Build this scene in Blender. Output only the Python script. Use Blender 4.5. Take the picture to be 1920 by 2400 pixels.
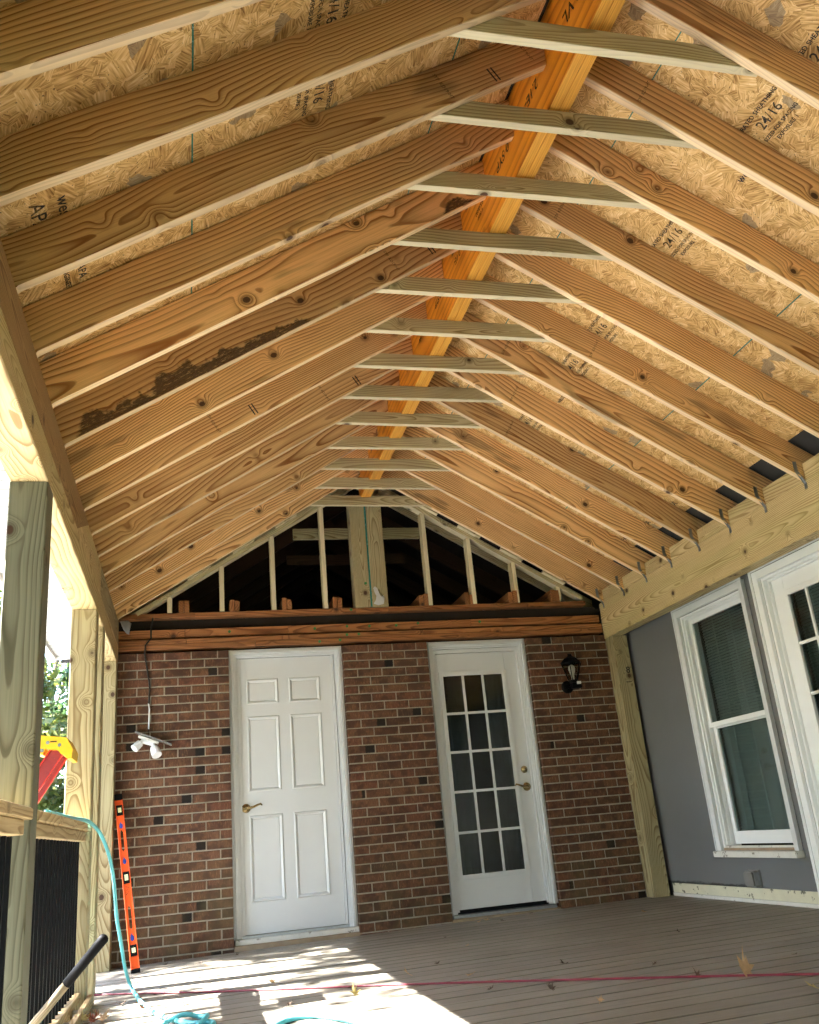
import bpy, math, random
from mathutils import Matrix, Vector
R = math.radians
random.seed(7)
for o in list(bpy.data.objects):
    bpy.data.objects.remove(o)
SC = bpy.context.scene
COL = SC.collection

# ------------------------------------------------------------------ camera
cam_d = bpy.data.cameras.new('camera'); cam = bpy.data.objects.new('camera', cam_d); COL.objects.link(cam)
CAM = Vector((-1.3433, -7.2055, 0.6969)); PITCH, YAW, ROLL = 0.34104, 0.25832, -0.09217
_f = Vector((math.sin(YAW)*math.cos(PITCH), math.cos(YAW)*math.cos(PITCH), math.sin(PITCH)))
_r = Vector((math.cos(YAW), -math.sin(YAW), 0)); _u = _r.cross(_f)
r2 = math.cos(ROLL)*_r + math.sin(ROLL)*_u; u2 = -math.sin(ROLL)*_r + math.cos(ROLL)*_u
m = Matrix((r2, u2, -_f)).transposed().to_4x4(); m.translation = CAM
cam.matrix_world = m
cam_d.sensor_fit = 'VERTICAL'; cam_d.sensor_height = 24.0; cam_d.lens = 2096.18/2400*24.0
cam_d.clip_start = 0.05; cam_d.clip_end = 2000
SC.camera = cam

# ------------------------------------------------------------------ sky, sun, exposure
SUN_FROM = Vector((-0.94, 0.14, 1.0)).normalized()
wd = bpy.data.worlds.new('World'); SC.world = wd; wd.use_nodes = True
nt = wd.node_tree; nt.nodes.clear()
sky = nt.nodes.new('ShaderNodeTexSky'); sky.sky_type = 'NISHITA'; sky.sun_disc = False
sky.sun_elevation = math.asin(SUN_FROM.z); sky.sun_rotation = math.atan2(SUN_FROM.x, SUN_FROM.y)
bg = nt.nodes.new('ShaderNodeBackground'); bg.inputs[1].default_value = 0.09
wo = nt.nodes.new('ShaderNodeOutputWorld')
nt.links.new(sky.outputs[0], bg.inputs[0]); nt.links.new(bg.outputs[0], wo.inputs[0])
sd = bpy.data.lights.new('sun', 'SUN'); sd.energy = 5.0; sd.angle = R(0.53); sd.color = (1.0, 0.97, 0.92)
so = bpy.data.objects.new('sun', sd); COL.objects.link(so)
so.rotation_euler = SUN_FROM.to_track_quat('Z', 'Y').to_euler()
SC.view_settings.view_transform = 'Standard'; SC.view_settings.look = 'None'
SC.view_settings.exposure = 4.4; SC.view_settings.gamma = 1.0
SC.view_settings.use_curve_mapping = False
cy = SC.cycles
cy.max_bounces = 7; cy.diffuse_bounces = 5; cy.glossy_bounces = 4; cy.transparent_max_bounces = 12
cy.caustics_reflective = False; cy.caustics_refractive = False
cy.sample_clamp_indirect = 6.0
cy.use_denoising = True; cy.use_adaptive_sampling = True; cy.adaptive_threshold = 0.03; cy.adaptive_min_samples = 20
try: cy.denoiser = 'OPENIMAGEDENOISE'
except Exception: pass

# ------------------------------------------------------------------ node helper
class Nd:
    def __init__(s, name):
        s.m = bpy.data.materials.new(name); s.m.use_nodes = True
        s.t = s.m.node_tree; s.t.nodes.clear()
    def n(s, typ, props=None, **inp):
        nd = s.t.nodes.new('ShaderNode' + typ)
        for k, v in (props or {}).items(): setattr(nd, k, v)
        for k, v in inp.items():
            key = int(k[1:]) if k[0] == 'i' and k[1:].isdigit() else k.replace('_', ' ')
            s.set(nd.inputs[key], v)
        return nd
    def set(s, sock, v):
        if hasattr(v, 'is_output') or isinstance(v, bpy.types.NodeSocket): s.t.links.new(v, sock)
        elif isinstance(v, bpy.types.Node): s.t.links.new(v.outputs[0], sock)
        else:
            if isinstance(v, (tuple, list)) and len(v) == 3 and sock.type == 'RGBA': v = (*v, 1)
            sock.default_value = v
    def math(s, op, a, b=0.0, c=None, clamp=False):
        nd = s.t.nodes.new('ShaderNodeMath'); nd.operation = op; nd.use_clamp = clamp
        s.set(nd.inputs[0], a); s.set(nd.inputs[1], b)
        if c is not None: s.set(nd.inputs[2], c)
        return nd.outputs[0]
    def vmath(s, op, a, b=None, sc=None):
        nd = s.t.nodes.new('ShaderNodeVectorMath'); nd.operation = op
        s.set(nd.inputs[0], a)
        if b is not None: s.set(nd.inputs[1], b)
        if sc is not None: s.set(nd.inputs['Scale'], sc)
        return nd.outputs['Value'] if op in ('LENGTH', 'DOT_PRODUCT', 'DISTANCE') else nd.outputs[0]
    def mix(s, fac, a, b, mode='MIX'):
        nd = s.t.nodes.new('ShaderNodeMix'); nd.data_type = 'RGBA'; nd.blend_type = mode
        s.set(nd.inputs['Factor'], fac); s.set(nd.inputs[6], a); s.set(nd.inputs[7], b)
        return nd.outputs[2]
    def ramp(s, fac, stops, interp='LINEAR'):
        nd = s.t.nodes.new('ShaderNodeValToRGB'); nd.color_ramp.interpolation = interp
        el = nd.color_ramp.elements
        while len(el) < len(stops): el.new(0.5)
        for e, (p, c) in zip(el, stops):
            e.position = p; e.color = (*c, 1) if len(c) == 3 else c
        s.set(nd.inputs[0], fac); return nd.outputs[0]
    def rng(s, v, a, b, c=0.0, d=1.0, smooth=True):
        nd = s.t.nodes.new('ShaderNodeMapRange'); nd.interpolation_type = 'SMOOTHSTEP' if smooth else 'LINEAR'
        s.set(nd.inputs[0], v)
        for i, x in enumerate((a, b, c, d)): s.set(nd.inputs[i+1], x)
        return nd.outputs[0]
    def noise(s, vec, scale, detail=2.0, rough=0.5):
        return s.n('TexNoise', Vector=vec, Scale=scale, Detail=detail, Roughness=rough)
    def bump(s, h, strength=0.3, dist=0.002):
        return s.n('Bump', Height=h, Strength=strength, Distance=dist).outputs[0]
    def out(s, color, rough=0.6, normal=None, metal=0.0, spec=0.5, **kw):
        b = s.t.nodes.new('ShaderNodeBsdfPrincipled')
        s.set(b.inputs['Base Color'], color); s.set(b.inputs['Roughness'], rough)
        s.set(b.inputs['Metallic'], metal); s.set(b.inputs['Specular IOR Level'], spec)
        if normal is not None: s.set(b.inputs['Normal'], normal)
        for k, v in kw.items(): s.set(b.inputs[k.replace('_', ' ')], v)
        o = s.t.nodes.new('ShaderNodeOutputMaterial'); s.t.links.new(b.outputs[0], o.inputs[0])
        return s.m
    def obj(s): return s.n('TexCoord').outputs['Object']
    def rnd(s): return s.n('ObjectInfo').outputs['Random']
    def geo(s): return s.n('NewGeometry').outputs['Position']

def c3(v): return tuple(v)

# ------------------------------------------------------------------ materials
def wood(name, light, dark, freq=60.0, knots=1.0, vary=0.22, knotcol=(0.05, 0.02, 0.01), stain=None, rough=0.62, warp=1.0, edge_lit=0.0, edge_lit_col=None, tint=None):
    k = Nd(name); P = k.obj(); rn = k.rnd()
    wn = k.n('TexWhiteNoise', {'noise_dimensions': '1D'}, W=k.math('MULTIPLY', rn, 917.3)).outputs['Color']
    Q = k.vmath('ADD', P, k.vmath('SCALE', wn, sc=41.0))
    # slow wander of the pith along the board makes the cathedral arches
    slow = k.noise(k.vmath('MULTIPLY', Q, (0.62, 1.2, 1.2)), 1.0, 1.0).outputs['Color']
    slow = k.vmath('SCALE', k.vmath('SUBTRACT', slow, (0.5, 0.5, 0.5)), sc=0.30*warp)
    med = k.noise(k.vmath('MULTIPLY', Q, (2.4, 8.0, 8.0)), 1.0, 1.5).outputs['Fac']
    pith = k.vmath('MULTIPLY', k.vmath('SUBTRACT', wn, (0.5, 0.5, 0.5)), (0, 0.15, 0.13))
    V = k.vmath('MULTIPLY', k.vmath('ADD', k.vmath('ADD', P, pith), slow), (0, 1, 1))
    vor = k.n('TexVoronoi', {'feature': 'F1'}, Vector=k.vmath('MULTIPLY', Q, (4.4, 5.2, 5.2)), Scale=1.0, Randomness=1.0).outputs['Distance']
    kb = k.rng(vor, 0.0, 0.40, 1.0, 0.0)
    rad = k.math('MULTIPLY_ADD', med, 0.018*warp, k.vmath('LENGTH', V))
    rad = k.math('MULTIPLY_ADD', k.math('MULTIPLY', kb, kb), 0.06*knots, rad)
    fq = k.math('MULTIPLY_ADD', k.n('SeparateColor', Color=wn).outputs[0], freq*0.8, freq*0.65)
    ring = k.math('FRACT', k.math('MULTIPLY', rad, fq))
    band = k.ramp(ring, [(0.0, (0.02,)*3), (0.30, (0.06,)*3), (0.66, (0.45,)*3), (0.84, (1,)*3), (0.95, (0.9,)*3), (1.0, (0.02,)*3)])
    fine = k.noise(k.vmath('MULTIPLY', Q, (4.0, 170.0, 170.0)), 1.0, 1.0, 0.6).outputs['Fac']
    col = k.mix(k.math('MULTIPLY', band, k.rng(med, 0.30, 0.62, 0.60, 1.0)), light, dark)
    col = k.mix(k.rng(fine, 0.40, 0.75, 0.0, 0.28), col, dark)
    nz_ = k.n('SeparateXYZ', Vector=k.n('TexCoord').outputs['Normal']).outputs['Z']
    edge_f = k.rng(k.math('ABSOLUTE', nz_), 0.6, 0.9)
    col = k.mix(k.math('MULTIPLY', edge_f, edge_lit), col, edge_lit_col or light)      # narrow faces painted paler, standing in for light from below
    blot = k.math('SUBTRACT', 1.0, k.n('SeparateXYZ', Vector=slow).outputs['X'])
    col = k.mix(k.rng(blot, 1.03, 1.12, 0.0, 0.30), col, tuple(x*0.75 for x in dark))
    if tint:
        tn = k.noise(k.vmath('MULTIPLY', Q, (0.5, 9.0, 9.0)), 1.0, 2.0).outputs['Fac']
        col = k.mix(k.rng(tn, 0.45, 0.62, 0.0, tint[1]), col, k.mix(0.6, col, tint[0]))
    if stain:
        sn = k.noise(k.vmath('MULTIPLY', Q, (0.9, 4.2, 4.2)), 1.0, 3.0, 0.7).outputs['Fac']
        col = k.mix(k.rng(sn, 0.62, 0.68, 0.0, stain[1]), col, stain[0])
    if knots > 0:
        edge = k.math('MULTIPLY_ADD', fine, 0.03, vor)
        col = k.mix(k.rng(edge, 0.12, 0.20, 0.5, 0.0), col, tuple(x*0.55 for x in dark))
        col = k.mix(k.rng(edge, 0.082, 0.112, 0.94, 0.0), col, knotcol)
    tone = k.math('MULTIPLY_ADD', rn, vary, 1.0 - vary/2)
    col = k.mix(1.0, col, k.n('CombineColor', Red=tone, Green=tone, Blue=tone).outputs[0], 'MULTIPLY')
    return k.out(col, rough, None, spec=0.3)

M = {}
M['rafter'] = wood('rafter_pine', (0.84, 0.57, 0.275), (0.29, 0.12, 0.034), 54, 1.0, 0.42, stain=((0.10, 0.055, 0.025), 0.5), edge_lit=0.58, edge_lit_col=(0.92, 0.77, 0.54))
M['tie'] = wood('treated_pine', (0.57, 0.495, 0.30), (0.26, 0.195, 0.085), 80, 1.0, 0.30, edge_lit=0.7, edge_lit_col=(0.78, 0.70, 0.50))
M['beam'] = wood('treated_beam', (0.60, 0.475, 0.26), (0.27, 0.18, 0.065), 95, 0.9, 0.12, warp=0.8, tint=((0.40, 0.43, 0.17), 0.30))
M['post_yellow'] = wood('treated_post', (0.40, 0.35, 0.205), (0.185, 0.135, 0.06), 95, 0.9, 0.15)
M['post_green'] = wood('green_post', (0.165, 0.167, 0.118), (0.066, 0.064, 0.038), 105, 1.0, 0.1)
M['header_brown'] = wood('header_pine', (0.40, 0.26, 0.12), (0.18, 0.09, 0.03), 75, 1.0, 0.2)
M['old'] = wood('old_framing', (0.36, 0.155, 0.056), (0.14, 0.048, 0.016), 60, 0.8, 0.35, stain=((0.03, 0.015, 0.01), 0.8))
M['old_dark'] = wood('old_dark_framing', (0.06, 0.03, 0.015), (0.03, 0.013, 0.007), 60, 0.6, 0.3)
M['rail'] = wood('rail_pine', (0.52, 0.40, 0.22), (0.26, 0.165, 0.065), 80, 0.9, 0.2)
M['handle_wood'] = wood('handle_ash', (0.42, 0.34, 0.23), (0.20, 0.15, 0.09), 120, 0.0, 0.1)
M['lvl'] = wood('laminated_veneer', (0.78, 0.31, 0.025), (0.46, 0.135, 0.006), 22, 0.35, 0.08, stain=((0.26, 0.07, 0.005), 0.45), rough=0.4)

def mat_lvl_edge():
    k = Nd('laminated_edge'); P = k.obj()
    ply = k.math('FRACT', k.math('MULTIPLY', k.n('SeparateXYZ', Vector=P).outputs['Y'], 1/0.0045))
    nz = k.noise(k.vmath('MULTIPLY', P, (4, 260, 260)), 1.0, 3).outputs['Fac']
    c = k.ramp(ply, [(0, (0.20, 0.075, 0.01)), (0.12, (0.70, 0.32, 0.045)), (0.7, (0.82, 0.43, 0.08)), (1, (0.62, 0.27, 0.03))])
    c = k.mix(k.rng(nz, 0.35, 0.75, 0, 0.6), c, (0.34, 0.13, 0.015))
    return k.out(c, 0.45, k.bump(k.math('ADD', ply, nz), 0.3, 0.001))
M['lvl_edge'] = mat_lvl_edge()

def mat_osb():
    k = Nd('strand_board'); P = k.obj(); rn = k.rnd()
    Q = k.vmath('ADD', P, k.vmath('SCALE', k.n('CombineXYZ', X=rn, Y=rn).outputs[0], sc=23.0))
    layers = []
    for sc, st, seed in ((15.0, (13, 120, 1), 0.0), (27.0, (20, 190, 1), 3.7)):
        q = k.vmath('ADD', Q, (seed, seed*2, 0))
        wb = k.noise(q, sc*1.3, 1).outputs['Color']
        qq = k.vmath('ADD', q, k.vmath('SCALE', k.vmath('SUBTRACT', wb, (0.5,)*3), sc=0.9/sc))
        v = k.n('TexVoronoi', {'voronoi_dimensions': '2D'}, Vector=qq, Scale=sc)
        g = k.n('SeparateColor', Color=v.outputs['Color'])
        rot = k.n('VectorRotate', {'rotation_type': 'Z_AXIS'}, Vector=q, Angle=k.math('MULTIPLY', g.outputs[0], 6.28)).outputs[0]
        gr = k.noise(k.vmath('MULTIPLY', rot, st), 1.0, 1.5, 0.65).outputs['Fac']
        t = k.math('MULTIPLY_ADD', g.outputs[1], 0.30, k.math('MULTIPLY_ADD', gr, 1.5, -0.40))
        layers.append((t, g.outputs[2], v.outputs['Distance']))
    t = k.n('Mix', {'data_type': 'FLOAT'}, Factor=k.rng(layers[0][1], 0.40, 0.43)); k.set(t.inputs[2], layers[0][0]); k.set(t.inputs[3], layers[1][0])
    col = k.ramp(t.outputs[0], [(0.0, (0.15, 0.07, 0.02)), (0.26, (0.42, 0.24, 0.08)), (0.55, (0.70, 0.465, 0.19)), (1.0, (0.98, 0.80, 0.48))])
    spk = k.noise(Q, 90, 1).outputs['Fac']
    col = k.mix(k.rng(spk, 0.69, 0.73, 0, 0.8), col, (0.06, 0.03, 0.012))
    col = k.mix(k.rng(layers[0][1], 0.962, 0.966, 0, 0.6), col, (0.19, 0.17, 0.14))
    return k.out(col, 0.7, None, spec=0.25)
M['osb'] = mat_osb()

def mat_brick():
    k = Nd('fired_brick'); P = k.obj(); rn = k.rnd(); G = k.geo()
    wn = k.n('TexWhiteNoise', {'noise_dimensions': '1D'}, W=k.math('MULTIPLY', rn, 533.0))
    Q = k.vmath('ADD', P, k.vmath('SCALE', wn.outputs['Color'], sc=9.0))
    c = k.ramp(wn.outputs['Value'], [(0, (0.075, 0.033, 0.020)), (0.25, (0.115, 0.050, 0.029)), (0.5, (0.130, 0.063, 0.035)), (0.75, (0.125, 0.046, 0.029)), (0.93, (0.150, 0.075, 0.043)), (1, (0.05, 0.026, 0.019))])
    big = k.noise(Q, 11, 3, 0.6).outputs['Fac']
    c = k.mix(k.rng(big, 0.42, 0.62, 0, 0.75), c, (0.055, 0.028, 0.018))
    scr = k.noise(k.vmath('MULTIPLY', Q, (230, 60, 26)), 1.0, 3, 0.7).outputs['Fac']
    c = k.mix(k.math('MULTIPLY', k.rng(scr, 0.5, 0.68, 0, 0.75), k.rng(big, 0.60, 0.42)), c, (0.29, 0.165, 0.092))
    pit = k.noise(Q, 260, 2).outputs['Fac']
    c = k.mix(k.rng(pit, 0.62, 0.72, 0, 0.6), c, (0.05, 0.022, 0.015))
    sx = k.n('SeparateXYZ', Vector=k.vmath('ADD', P, k.vmath('SCALE', wob_v(k, Q), sc=0.02))).outputs['X']
    fl = k.n('SeparateColor', Color=wn.outputs['Color'])
    flash = k.math('MULTIPLY', k.math('GREATER_THAN', fl.outputs[1], 0.935), k.rng(sx, 0.022, 0.034))
    c = k.mix(k.math('MULTIPLY', flash, 0.93), c, (0.004, 0.0038, 0.0038))
    gz = k.n('SeparateXYZ', Vector=G).outputs['Z']
    alg = k.math('MULTIPLY', k.rng(gz, 0.85, 0.15), k.rng(k.noise(G, 5, 4).outputs['Fac'], 0.38, 0.65))
    c = k.mix(k.math('MULTIPLY', alg, 0.45), c, (0.105, 0.085, 0.040))
    h = k.math('ADD', big, k.math('MULTIPLY', scr, 0.5))
    return k.out(c, 0.8, k.bump(h, 0.7, 0.004), spec=0.25)
def wob_v(k, Q): return k.vmath('SUBTRACT', k.noise(Q, 60, 2).outputs['Color'], (0.5,)*3)
M['brick'] = mat_brick()

def mat_simple(name, col, rough=0.5, nscale=8.0, namt=0.25, metal=0.0, bump=0.1, dirt=None, spec=0.5, stretch=(1, 1, 1), fine=0.0):
    k = Nd(name); P = k.obj(); Q = k.vmath('MULTIPLY', P, stretch)
    nz = k.noise(Q, nscale, 4, 0.6).outputs['Fac']
    c = k.mix(k.rng(nz, 0.3, 0.75, 0, namt), col, tuple(x*0.6 for x in col))
    if dirt:
        dz = k.noise(P, dirt[2], 6, 0.7).outputs['Fac']
        c = k.mix(k.rng(dz, dirt[1], dirt[1]+0.05, 0, dirt[3]), c, dirt[0])
    rg = k.math('ADD', rough-0.06, k.math('MULTIPLY', nz, 0.12))
    f2 = k.noise(Q, nscale*14, 3).outputs['Fac']
    return k.out(c, rg, k.bump(k.math('ADD', nz, f2), bump, 0.002), metal, spec)
M['mortar'] = mat_simple('mortar', (0.36, 0.33, 0.275), 0.9, 18, 0.5, bump=0.6)
M['white'] = mat_simple('white_paint', (0.62, 0.65, 0.69), 0.42, 6, 0.05, bump=0.02, dirt=((0.22, 0.20, 0.17), 0.715, 22, 0.7))
M['white_clean'] = mat_simple('white_vinyl', (0.78, 0.81, 0.85), 0.4, 6, 0.04, bump=0.02)
M['white_worn'] = mat_simple('worn_white_paint', (0.66, 0.66, 0.63), 0.6, 9, 0.25, bump=0.3, dirt=((0.12, 0.10, 0.07), 0.60, 16, 0.85))
M['cream_worn'] = mat_simple('stained_cream_trim', (0.62, 0.60, 0.46), 0.7, 9, 0.25, bump=0.3, dirt=((0.05, 0.045, 0.035), 0.58, 13, 0.9))
def mat_grey():
    k = Nd('grey_wall_paint'); G = k.geo(); q = k.n('SeparateXYZ', Vector=G)
    nz = k.noise(G, 2.2, 3).outputs['Fac']; n2 = k.noise(k.vmath('MULTIPLY', G, (9, 9, 30)), 1.0, 4, 0.7).outputs['Fac']
    c = k.mix(k.rng(nz, 0.3, 0.75, 0, 0.14), (0.150, 0.158, 0.172), (0.10, 0.105, 0.115))
    edge = k.math('MULTIPLY_ADD', n2, 0.055, 0.118)                       # mildew line just above the trim, far half
    mil = k.math('MULTIPLY', k.rng(k.math('SUBTRACT', edge, q.outputs['Z']), -0.004, 0.012), k.rng(q.outputs['Y'], -1.55, -1.2))
    c = k.mix(k.math('MULTIPLY', mil, 0.9), c, (0.014, 0.013, 0.011))
    return k.out(c, k.math('MULTIPLY_ADD', nz, 0.12, 0.30), k.bump(n2, 0.04, 0.002))
M['grey_wall'] = mat_grey()
M['dark_fascia'] = mat_simple('dark_grey_metal', (0.045, 0.047, 0.052), 0.5, 5, 0.2)
M['black_metal'] = mat_simple('black_aluminium', (0.0016, 0.0018, 0.0024), 0.5, 30, 0.2, bump=0.05, spec=0.10)
M['black_rubber'] = mat_simple('black_rubber', (0.0025, 0.003, 0.0045), 0.6, 40, 0.3, bump=0.15, spec=0.12)
M['galv'] = mat_simple('galvanised_steel', (0.30, 0.32, 0.34), 0.38, 40, 0.4, metal=0.9, bump=0.1)
M['brass'] = mat_simple('aged_brass', (0.34, 0.25, 0.12), 0.28, 60, 0.5, metal=1.0, bump=0.1)
M['orange'] = mat_simple('orange_paint', (0.80, 0.105, 0.018), 0.38, 12, 0.15, bump=0.08, dirt=((0.10, 0.02, 0.01), 0.70, 40, 0.7))
M['blue_paint'] = mat_simple('blue_paint', (0.02, 0.05, 0.32), 0.4)
M['vial'] = mat_simple('vial_glass', (0.75, 0.78, 0.45), 0.2)
M['yellow'] = mat_simple('yellow_plastic', (0.80, 0.46, 0.015), 0.4, 25, 0.2, dirt=((0.12, 0.08, 0.02), 0.68, 30, 0.8))
M['red_fg'] = mat_simple('red_fibreglass', (0.62, 0.028, 0.025), 0.42, 30, 0.25, dirt=((0.50, 0.30, 0.27), 0.70, 50, 0.6))
M['red_fg_shaded'] = mat_simple('red_fibreglass_shaded', (0.26, 0.025, 0.03), 0.5, 45, 0.4, dirt=((0.45, 0.30, 0.28), 0.66, 60, 0.6))  # darker copy of the ladder red, shade painted into the rail web
M['hose'] = mat_simple('teal_hose', (0.14, 0.58, 0.66), 0.35, 10, 0.15, bump=0.05)
M['cord'] = mat_simple('red_cord', (0.20, 0.012, 0.032), 0.45, 20, 0.2, bump=0.05)
M['cable'] = mat_simple('black_cable', (0.012, 0.011, 0.010), 0.5)
M['cloth'] = mat_simple('grey_house_wrap', (0.36, 0.37, 0.40), 0.7, 9, 0.3, bump=0.3)
M['wrap'] = mat_simple('torn_white_wrap', (0.55, 0.55, 0.55), 0.6, 9, 0.4, bump=0.3)
def mat_ink(name, col, cover):
    k = Nd(name); G = k.geo(); nz = k.noise(G, 130, 3, 0.7).outputs['Fac']; n2 = k.noise(G, 9, 2).outputs['Fac']
    b = k.n('BsdfPrincipled', Base_Color=col, Roughness=0.7); t = k.n('BsdfTransparent')
    al = k.math('MULTIPLY', k.rng(nz, 0.34, 0.46, 0.5, 1.0), k.rng(n2, 0.30, 0.50, cover*0.7, cover))
    mx = k.n('MixShader', Fac=al, i1=t, i2=b); o = k.n('OutputMaterial'); k.t.links.new(mx.outputs[0], o.inputs[0]); return k.m
M['ink'] = mat_ink('black_ink', (0.012, 0.011, 0.012, 1), 1.0)
M['ink_grey'] = mat_ink('grey_ink', (0.05, 0.045, 0.04, 1), 0.7)
M['teal_edge'] = mat_simple('teal_edge_sealant', (0.01, 0.20, 0.17), 0.5, 40, 0.5, dirt=((0.25, 0.55, 0.60), 0.60, 60, 0.8))
M['green_nail'] = mat_simple('green_cap_nail', (0.02, 0.18, 0.04), 0.4)
M['felt'] = mat_simple('roofing_felt', (0.04, 0.04, 0.04), 0.9)
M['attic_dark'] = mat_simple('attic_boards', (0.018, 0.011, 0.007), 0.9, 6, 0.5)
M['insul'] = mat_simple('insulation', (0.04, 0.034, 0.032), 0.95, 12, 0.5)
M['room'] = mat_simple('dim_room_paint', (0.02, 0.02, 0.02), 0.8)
M['curtain'] = mat_simple('grey_curtain', (0.10, 0.10, 0.115), 0.8, 4, 0.2)
M['blind'] = mat_simple('window_blind', (0.55, 0.57, 0.57), 0.6, 4, 0.1)
M['soffit'] = mat_simple('white_vinyl_soffit', (0.42, 0.42, 0.44), 0.45, 12, 0.08, bump=0.15, stretch=(1, 1, 1))
M['leaf_dry'] = mat_simple('dry_leaf', (0.58, 0.37, 0.19), 0.7, 60, 0.6, bump=0.4)
M['leaf_pale'] = mat_simple('pale_leaf', (0.55, 0.44, 0.16), 0.7, 60, 0.5, bump=0.4)
M['leaf_dark'] = mat_simple('dark_leaf', (0.075, 0.045, 0.028), 0.8, 60, 0.5, bump=0.4)
M['leaf_red'] = mat_simple('red_leaf', (0.32, 0.085, 0.03), 0.7, 60, 0.5, bump=0.4)
M['bark'] = mat_simple('bark', (0.12, 0.085, 0.055), 0.9, 20, 0.6, bump=0.8, stretch=(1, 1, .25))
M['bulb'] = mat_simple('frosted_bulb', (0.75, 0.75, 0.72), 0.3)
M['grass'] = mat_simple('lawn', (0.06, 0.085, 0.025), 0.9, 3, 0.5, bump=0.8, dirt=((0.16, 0.11, 0.06), 0.5, 2.0, 0.6))
M['sill_wood'] = mat_simple('weathered_sill', (0.34, 0.26, 0.18), 0.8, 14, 0.5, bump=0.4)
M['outlet'] = mat_simple('weathered_grey_plastic', (0.22, 0.22, 0.21), 0.3, 10, 0.4)
M['concrete'] = mat_simple('pale_concrete', (0.36, 0.35, 0.33), 0.85, 3, 0.3, bump=0.3)
M['deck_under'] = mat_simple('deck_frame', (0.006, 0.005, 0.004), 0.95)

def mat_deck():
    k = Nd('composite_deck'); P = k.obj(); rn = k.rnd()
    Q = k.vmath('ADD', P, k.vmath('SCALE', k.n('CombineXYZ', X=rn, Y=rn).outputs[0], sc=31.0))
    st = k.noise(k.vmath('MULTIPLY', Q, (1.2, 55, 1)), 1.0, 4, 0.6).outputs['Fac']
    ds = k.noise(k.geo(), 2.4, 5, 0.65).outputs['Fac']
    c = k.mix(k.rng(st, 0.3, 0.7), (0.185, 0.165, 0.130), (0.25, 0.227, 0.186))
    c = k.mix(k.rng(ds, 0.42, 0.72, 0, 0.45), c, (0.26, 0.242, 0.205))
    ey = k.math('ABSOLUTE', k.n('SeparateXYZ', Vector=P).outputs['Y'])
    c = k.mix(k.math('MULTIPLY', k.rng(ey, 0.0595, 0.0650), 0.48), c, (0.03, 0.026, 0.02))     # dirty board edges, darkened further for the shaded seams between boards
    sp = k.noise(k.geo(), 95, 3).outputs['Fac']
    c = k.mix(k.rng(sp, 0.68, 0.74, 0, 0.5), c, (0.09, 0.075, 0.06))
    tone = k.math('ADD', 0.9, k.math('MULTIPLY', rn, 0.2))
    c = k.mix(1.0, c, k.n('CombineColor', Red=tone, Green=tone, Blue=tone).outputs[0], 'MULTIPLY')
    return k.out(c, k.rng(ds, 0.3, 0.7, 0.42, 0.6), k.bump(st, 0.25, 0.001), spec=0.4)
M['deck'] = mat_deck()

def mat_foliage(name, a, b, c):
    k = Nd(name); G = k.geo()
    n1 = k.noise(G, 3.5, 2).outputs['Fac']; n2 = k.noise(G, 23, 1).outputs['Fac']
    col = k.mix(k.rng(n1, 0.35, 0.65), a, b); col = k.mix(k.rng(n2, 0.5, 0.75, 0, 0.8), col, c)
    d = k.n('BsdfDiffuse', Color=col); t = k.n('BsdfTranslucent', Color=col)
    g = k.n('BsdfGlossy', Color=(1, 1, 1), Roughness=0.35)
    m1 = k.n('MixShader', Fac=0.4, i1=d, i2=t); m2 = k.n('MixShader', Fac=0.05, i1=m1, i2=g)
    o = k.n('OutputMaterial'); k.t.links.new(m2.outputs[0], o.inputs[0]); return k.m
M['fol_a'] = mat_foliage('leaves_green', (0.045, 0.095, 0.02), (0.09, 0.15, 0.035), (0.14, 0.17, 0.04))
M['fol_b'] = mat_foliage('leaves_yellow_green', (0.07, 0.12, 0.025), (0.15, 0.17, 0.035), (0.25, 0.19, 0.04))
M['fol_c'] = mat_foliage('leaves_dark_green', (0.03, 0.065, 0.02), (0.05, 0.10, 0.03), (0.09, 0.13, 0.04))

def mat_glass(name, tint):
    k = Nd(name)
    t = k.n('BsdfTransparent', Color=tint); g = k.n('BsdfGlossy', Color=(1, 1, 1), Roughness=0.015)
    fr = k.n('Fresnel', IOR=1.55)
    f2 = k.math('MULTIPLY', k.math('MULTIPLY', fr.outputs[0], 0.85), k.math('SUBTRACT', 1.0, k.n('NewGeometry').outputs['Backfacing']))
    mx = k.n('MixShader', Fac=f2, i1=t, i2=g)
    o = k.n('OutputMaterial'); k.t.links.new(mx.outputs[0], o.inputs[0]); return k.m
M['glass'] = mat_glass('window_glass', (0.62, 0.69, 0.69))
M['lamp_glass'] = mat_glass('lantern_glass', (0.72, 0.72, 0.68))

# ------------------------------------------------------------------ mesh helpers
W = {}
def link(name, data, mat=None, parent=None, mw=None):
    o = bpy.data.objects.new(name, data); COL.objects.link(o)
    mw = mw or Matrix.Identity(4)
    W[o.name] = mw
    if parent is not None:
        o.parent = parent; o.matrix_basis = W[parent.name].inverted() @ mw
    else: o.matrix_basis = mw
    if mat is not None and data is not None and not data.materials: data.materials.append(M[mat] if isinstance(mat, str) else mat)
    return o
def thing(name, label, cat, loc=(0, 0, 0), group=None):
    o = link(name, None, mw=Matrix.Translation(loc)); o.empty_display_size = 0.1
    return tag(o, label, cat, group)
def tag(o, label, cat, group=None):
    o['label'] = label; o['category'] = cat
    if group: o['group'] = group
    return o
def struct(o): o['kind'] = 'structure'; return o

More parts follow.
